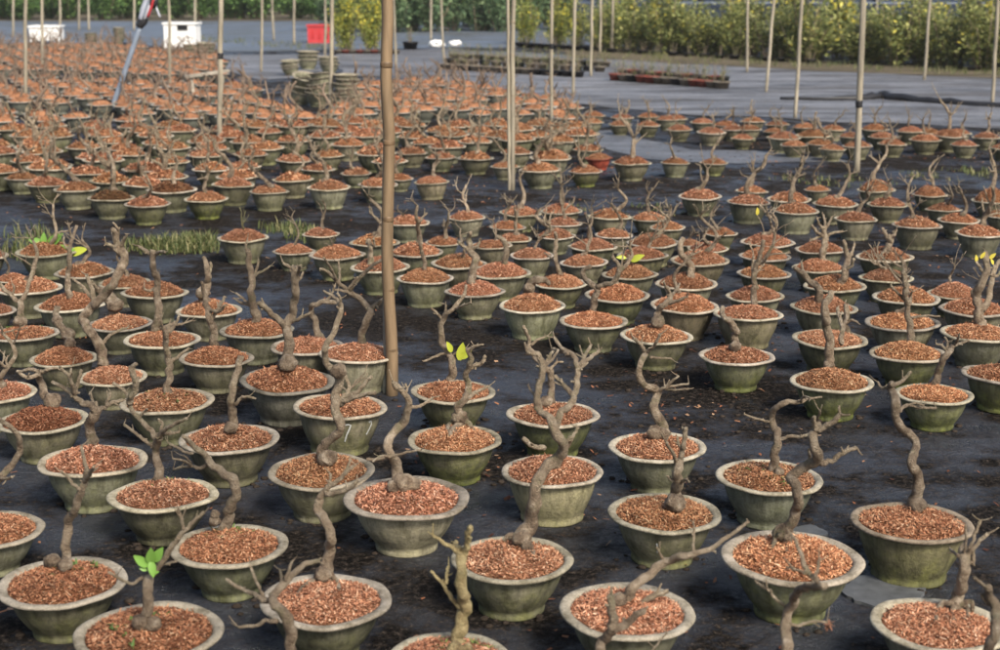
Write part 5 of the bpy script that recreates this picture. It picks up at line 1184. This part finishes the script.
# netting fence behind the shrubs
A0, _ = onz(560, 22, 0); A1, _ = onz(1060, 30, 0)
A0 = Vector((A0.x, 49, 0)); A1 = Vector((24, 47, 0))
rt = bpy.data.objects.new("net_fence", None); COL.objects.link(rt); rt.location = A0
tag(rt, "long dark navy netting fence on posts behind the shrub bed", "fence")
dv = (A1-A0); n_ = 16
mb = MBuf(); q = Vector((-dv.y, dv.x, 0)).normalized()*.012
mb.add([q, dv+q, dv-q, -q, q+Vector((0, 0, 3)), dv+q+Vector((0, 0, 3)), dv-q+Vector((0, 0, 3)), -q+Vector((0, 0, 3))], [(0, 1, 2, 3), (4, 5, 6, 7), (0, 1, 5, 4), (1, 2, 6, 5), (2, 3, 7, 6), (3, 0, 4, 7)])
link("net_panel", mb.mesh("net_panel", MNAVY, False), rt)
for i in range(n_+1):
    p_ = dv*(i/n_)+Vector((0, -.1, 0)); mb = MBuf(); tube(mb, [p_, p_+Vector((0, 0, 3.1))], [.045, .045], 8, 2, (0, 0), 0); link("post", mb.mesh("post", MBAMG if i % 3 else MBLK), rt)
for zz in (.9, 2.1):
    mb = MBuf(); tube(mb, [Vector((0, -.15, zz)), dv+Vector((0, -.15, zz))], [.022, .022], 6, 2, (0, 0), 0); link("rail", mb.mesh("rail", MTUBE), rt)

# rows of seedling pots
def seedling_src(seed):
    r = random.Random(seed); mb = MBuf()
    for i in range(5):
        a = r.random()*6.28; q = r.uniform(0, .2); tube(mb, [(q*math.cos(a), q*math.sin(a), .3), (q*1.5*math.cos(a), q*1.5*math.sin(a), .7), (q*2*math.cos(a)+.05, q*2*math.sin(a), r.uniform(.9, 1.4))], [.02, .015, .008], 4, 2, (0, .5))
    st = mb.mesh("stem", MB); mb = MBuf()
    for i in range(60):
        a = r.random()*6.28; q = abs(r.gauss(0, .28)); d = Vector((r.gauss(0, 1), r.gauss(0, 1), r.gauss(.4, .6))).normalized()
        leaf(mb, Vector((q*math.cos(a), q*math.sin(a), r.uniform(.45, 1.25))), d, r.uniform(.1, .2), .035, seg=2)
    return st, mb.mesh("foliage", MSHRUB)
SDL = [seedling_src(900+i) for i in range(4)]
def nursery(cx, yb, wpx, m, label, group, leafy, r, col=(1, 1, 1)):
    b_, t = onz(cx, yb, 0); D = wpx*t/FPX
    e = bpy.data.objects.new("seedling_pot", None); COL.objects.link(e); e.location = (b_.x, b_.y+D*.4, 0); e.scale = (D, D, D); e.rotation_euler = (0, 0, r.random()*6)
    tag(e, label, "seedling pot", group)
    link("pot", NPOT[m], e); st, fo = r.choice(SDL); link("stem", st, e)
    if leafy: link("foliage", fo, e)
NPOT = {}
MPOTG = m_plain("brown_grey_pot", (.17, .145, .115), .8, .2, .35, 6)
for nm, m in (("grey", MPOTG), ("black", MBLK), ("red", MDRED)):
    mb = MBuf(); vs, fs = lathe([(0, .01), (.36, .01), (.37, 0), (.45, .36), (.5, .37), (.5, .42), (.46, .42), (.45, .33), (.25, .32), (0, .32)], 20, .01); mb.add(vs, fs); NPOT[nm] = mb.mesh("pot", m)
for i in range(14):
    f = i/13; nursery(446+f*132, 70+f*7.5, 14.5, "grey" if i < 9 else "black", f"{'concrete' if i < 9 else 'black plastic'} seedling pot, {ORD[i]} from the left in the long dark row", "seedling pots in the long row", i % 3 != 0, r)
for k_ in range(2):
    for i in range(14):
        f = i/13; nursery(450+f*150+k_*5, 64-k_*5+f*8, 13, "grey" if (i+k_) % 3 else "black", f"leafy seedling pot in the {('second', 'third')[k_]} rank behind the long dark row, {ORD[i]} from the left", "seedling pots in the ranks behind the long row", True, r)
for i in range(12):
    f = i/11; nursery(624+f*100, 75+f*7.5, 14, ("grey", "red", "black")[i % 3], f"leafy seedling pot in the rank behind the short row, {ORD[i]} from the left", "seedling pots behind the short row", i % 3 != 1, r)
for i in range(13):
    f = i/12; nursery(617+f*106, 81+f*8, 17, ("red", "grey", "black", "red", "red", "grey", "grey", "black", "grey", "red", "red", "grey", "grey")[i], f"seedling pot, {ORD[i]} from the left in the short row below the yellow shrubs", "seedling pots in the short row", i % 2 == 0, r)
for i in range(9):
    nursery(338+i*7.2, 54, 9, "red" if i % 2 else "grey", f"small seedling pot, {ORD[i]} from the left in the row under the lime shrubs", "seedling pots under the lime shrubs", i % 2 == 0, r)
for i in range(12):
    f = i/11; nursery(520+f*80, 47+f*5, 11, "black", f"tiny black seedling pot, {ORD[i]} from the left along the shrub bed's left end", "tiny black seedling pots", i % 2 == 0, r)
for i in range(14):
    f = i/13; nursery(612+f*200, 53+f*11, 11, "black", f"black pot under the olive shrubs, {ORD[i]} from the left", "black pots under the shrubs", False, r)
nursery(410, 49, 17, "black", "big black plant pot standing alone right of the brown bamboo", None, True, r)

# ------------------------------------------------------------------ light
w = bpy.data.worlds.new("World"); S.world = w; w.use_nodes = True
nt = w.node_tree; bg = nt.nodes["Background"]
sk = nt.nodes.new("ShaderNodeTexSky"); sk.sky_type = 'NISHITA'; sk.sun_disc = False
EL, AZ = rad(43), rad(150)            # azimuth measured clockwise from +Y (away from the camera) towards +X
sk.sun_elevation = EL; sk.sun_rotation = AZ; sk.air_density = 1.0; sk.dust_density = 3.5; sk.ozone_density = 1.0
nt.links.new(sk.outputs[0], bg.inputs[0]); bg.inputs[1].default_value = .108
sd = bpy.data.lights.new("sun", 'SUN'); sd.energy = 3.1; sd.angle = rad(16); sd.color = (1, .92, .80)
so = bpy.data.objects.new("sun", sd); COL.objects.link(so)
sv = Vector((math.sin(AZ)*math.cos(EL), math.cos(AZ)*math.cos(EL), math.sin(EL)))
so.rotation_euler = sv.to_track_quat('Z', 'Y').to_euler()
hz = MBuf(); box(hz, (0, 60, 2.6), (170, 150, 7.2))
mh = bpy.data.materials.new("haze"); mh.use_nodes = True; nt = mh.node_tree; nt.nodes.clear()
vo = nt.nodes.new("ShaderNodeVolumePrincipled"); vo.inputs["Density"].default_value = .0006; vo.inputs["Color"].default_value = (1, 1, 1, 1); vo.inputs["Anisotropy"].default_value = .2
mo = nt.nodes.new("ShaderNodeOutputMaterial"); nt.links.new(vo.outputs[0], mo.inputs["Volume"])
tag(link("haze", hz.mesh("haze", mh, False)), "thin pale haze over the nursery beds", "haze", None, "stuff")
S.view_settings.view_transform = 'Standard'; S.view_settings.look = 'None'; S.view_settings.exposure = 0.75; S.view_settings.gamma = 1
S.view_settings.use_curve_mapping = False
S.render.resolution_x, S.render.resolution_y = 1024, 666
S.cycles.max_bounces = 6; S.cycles.use_denoising = True
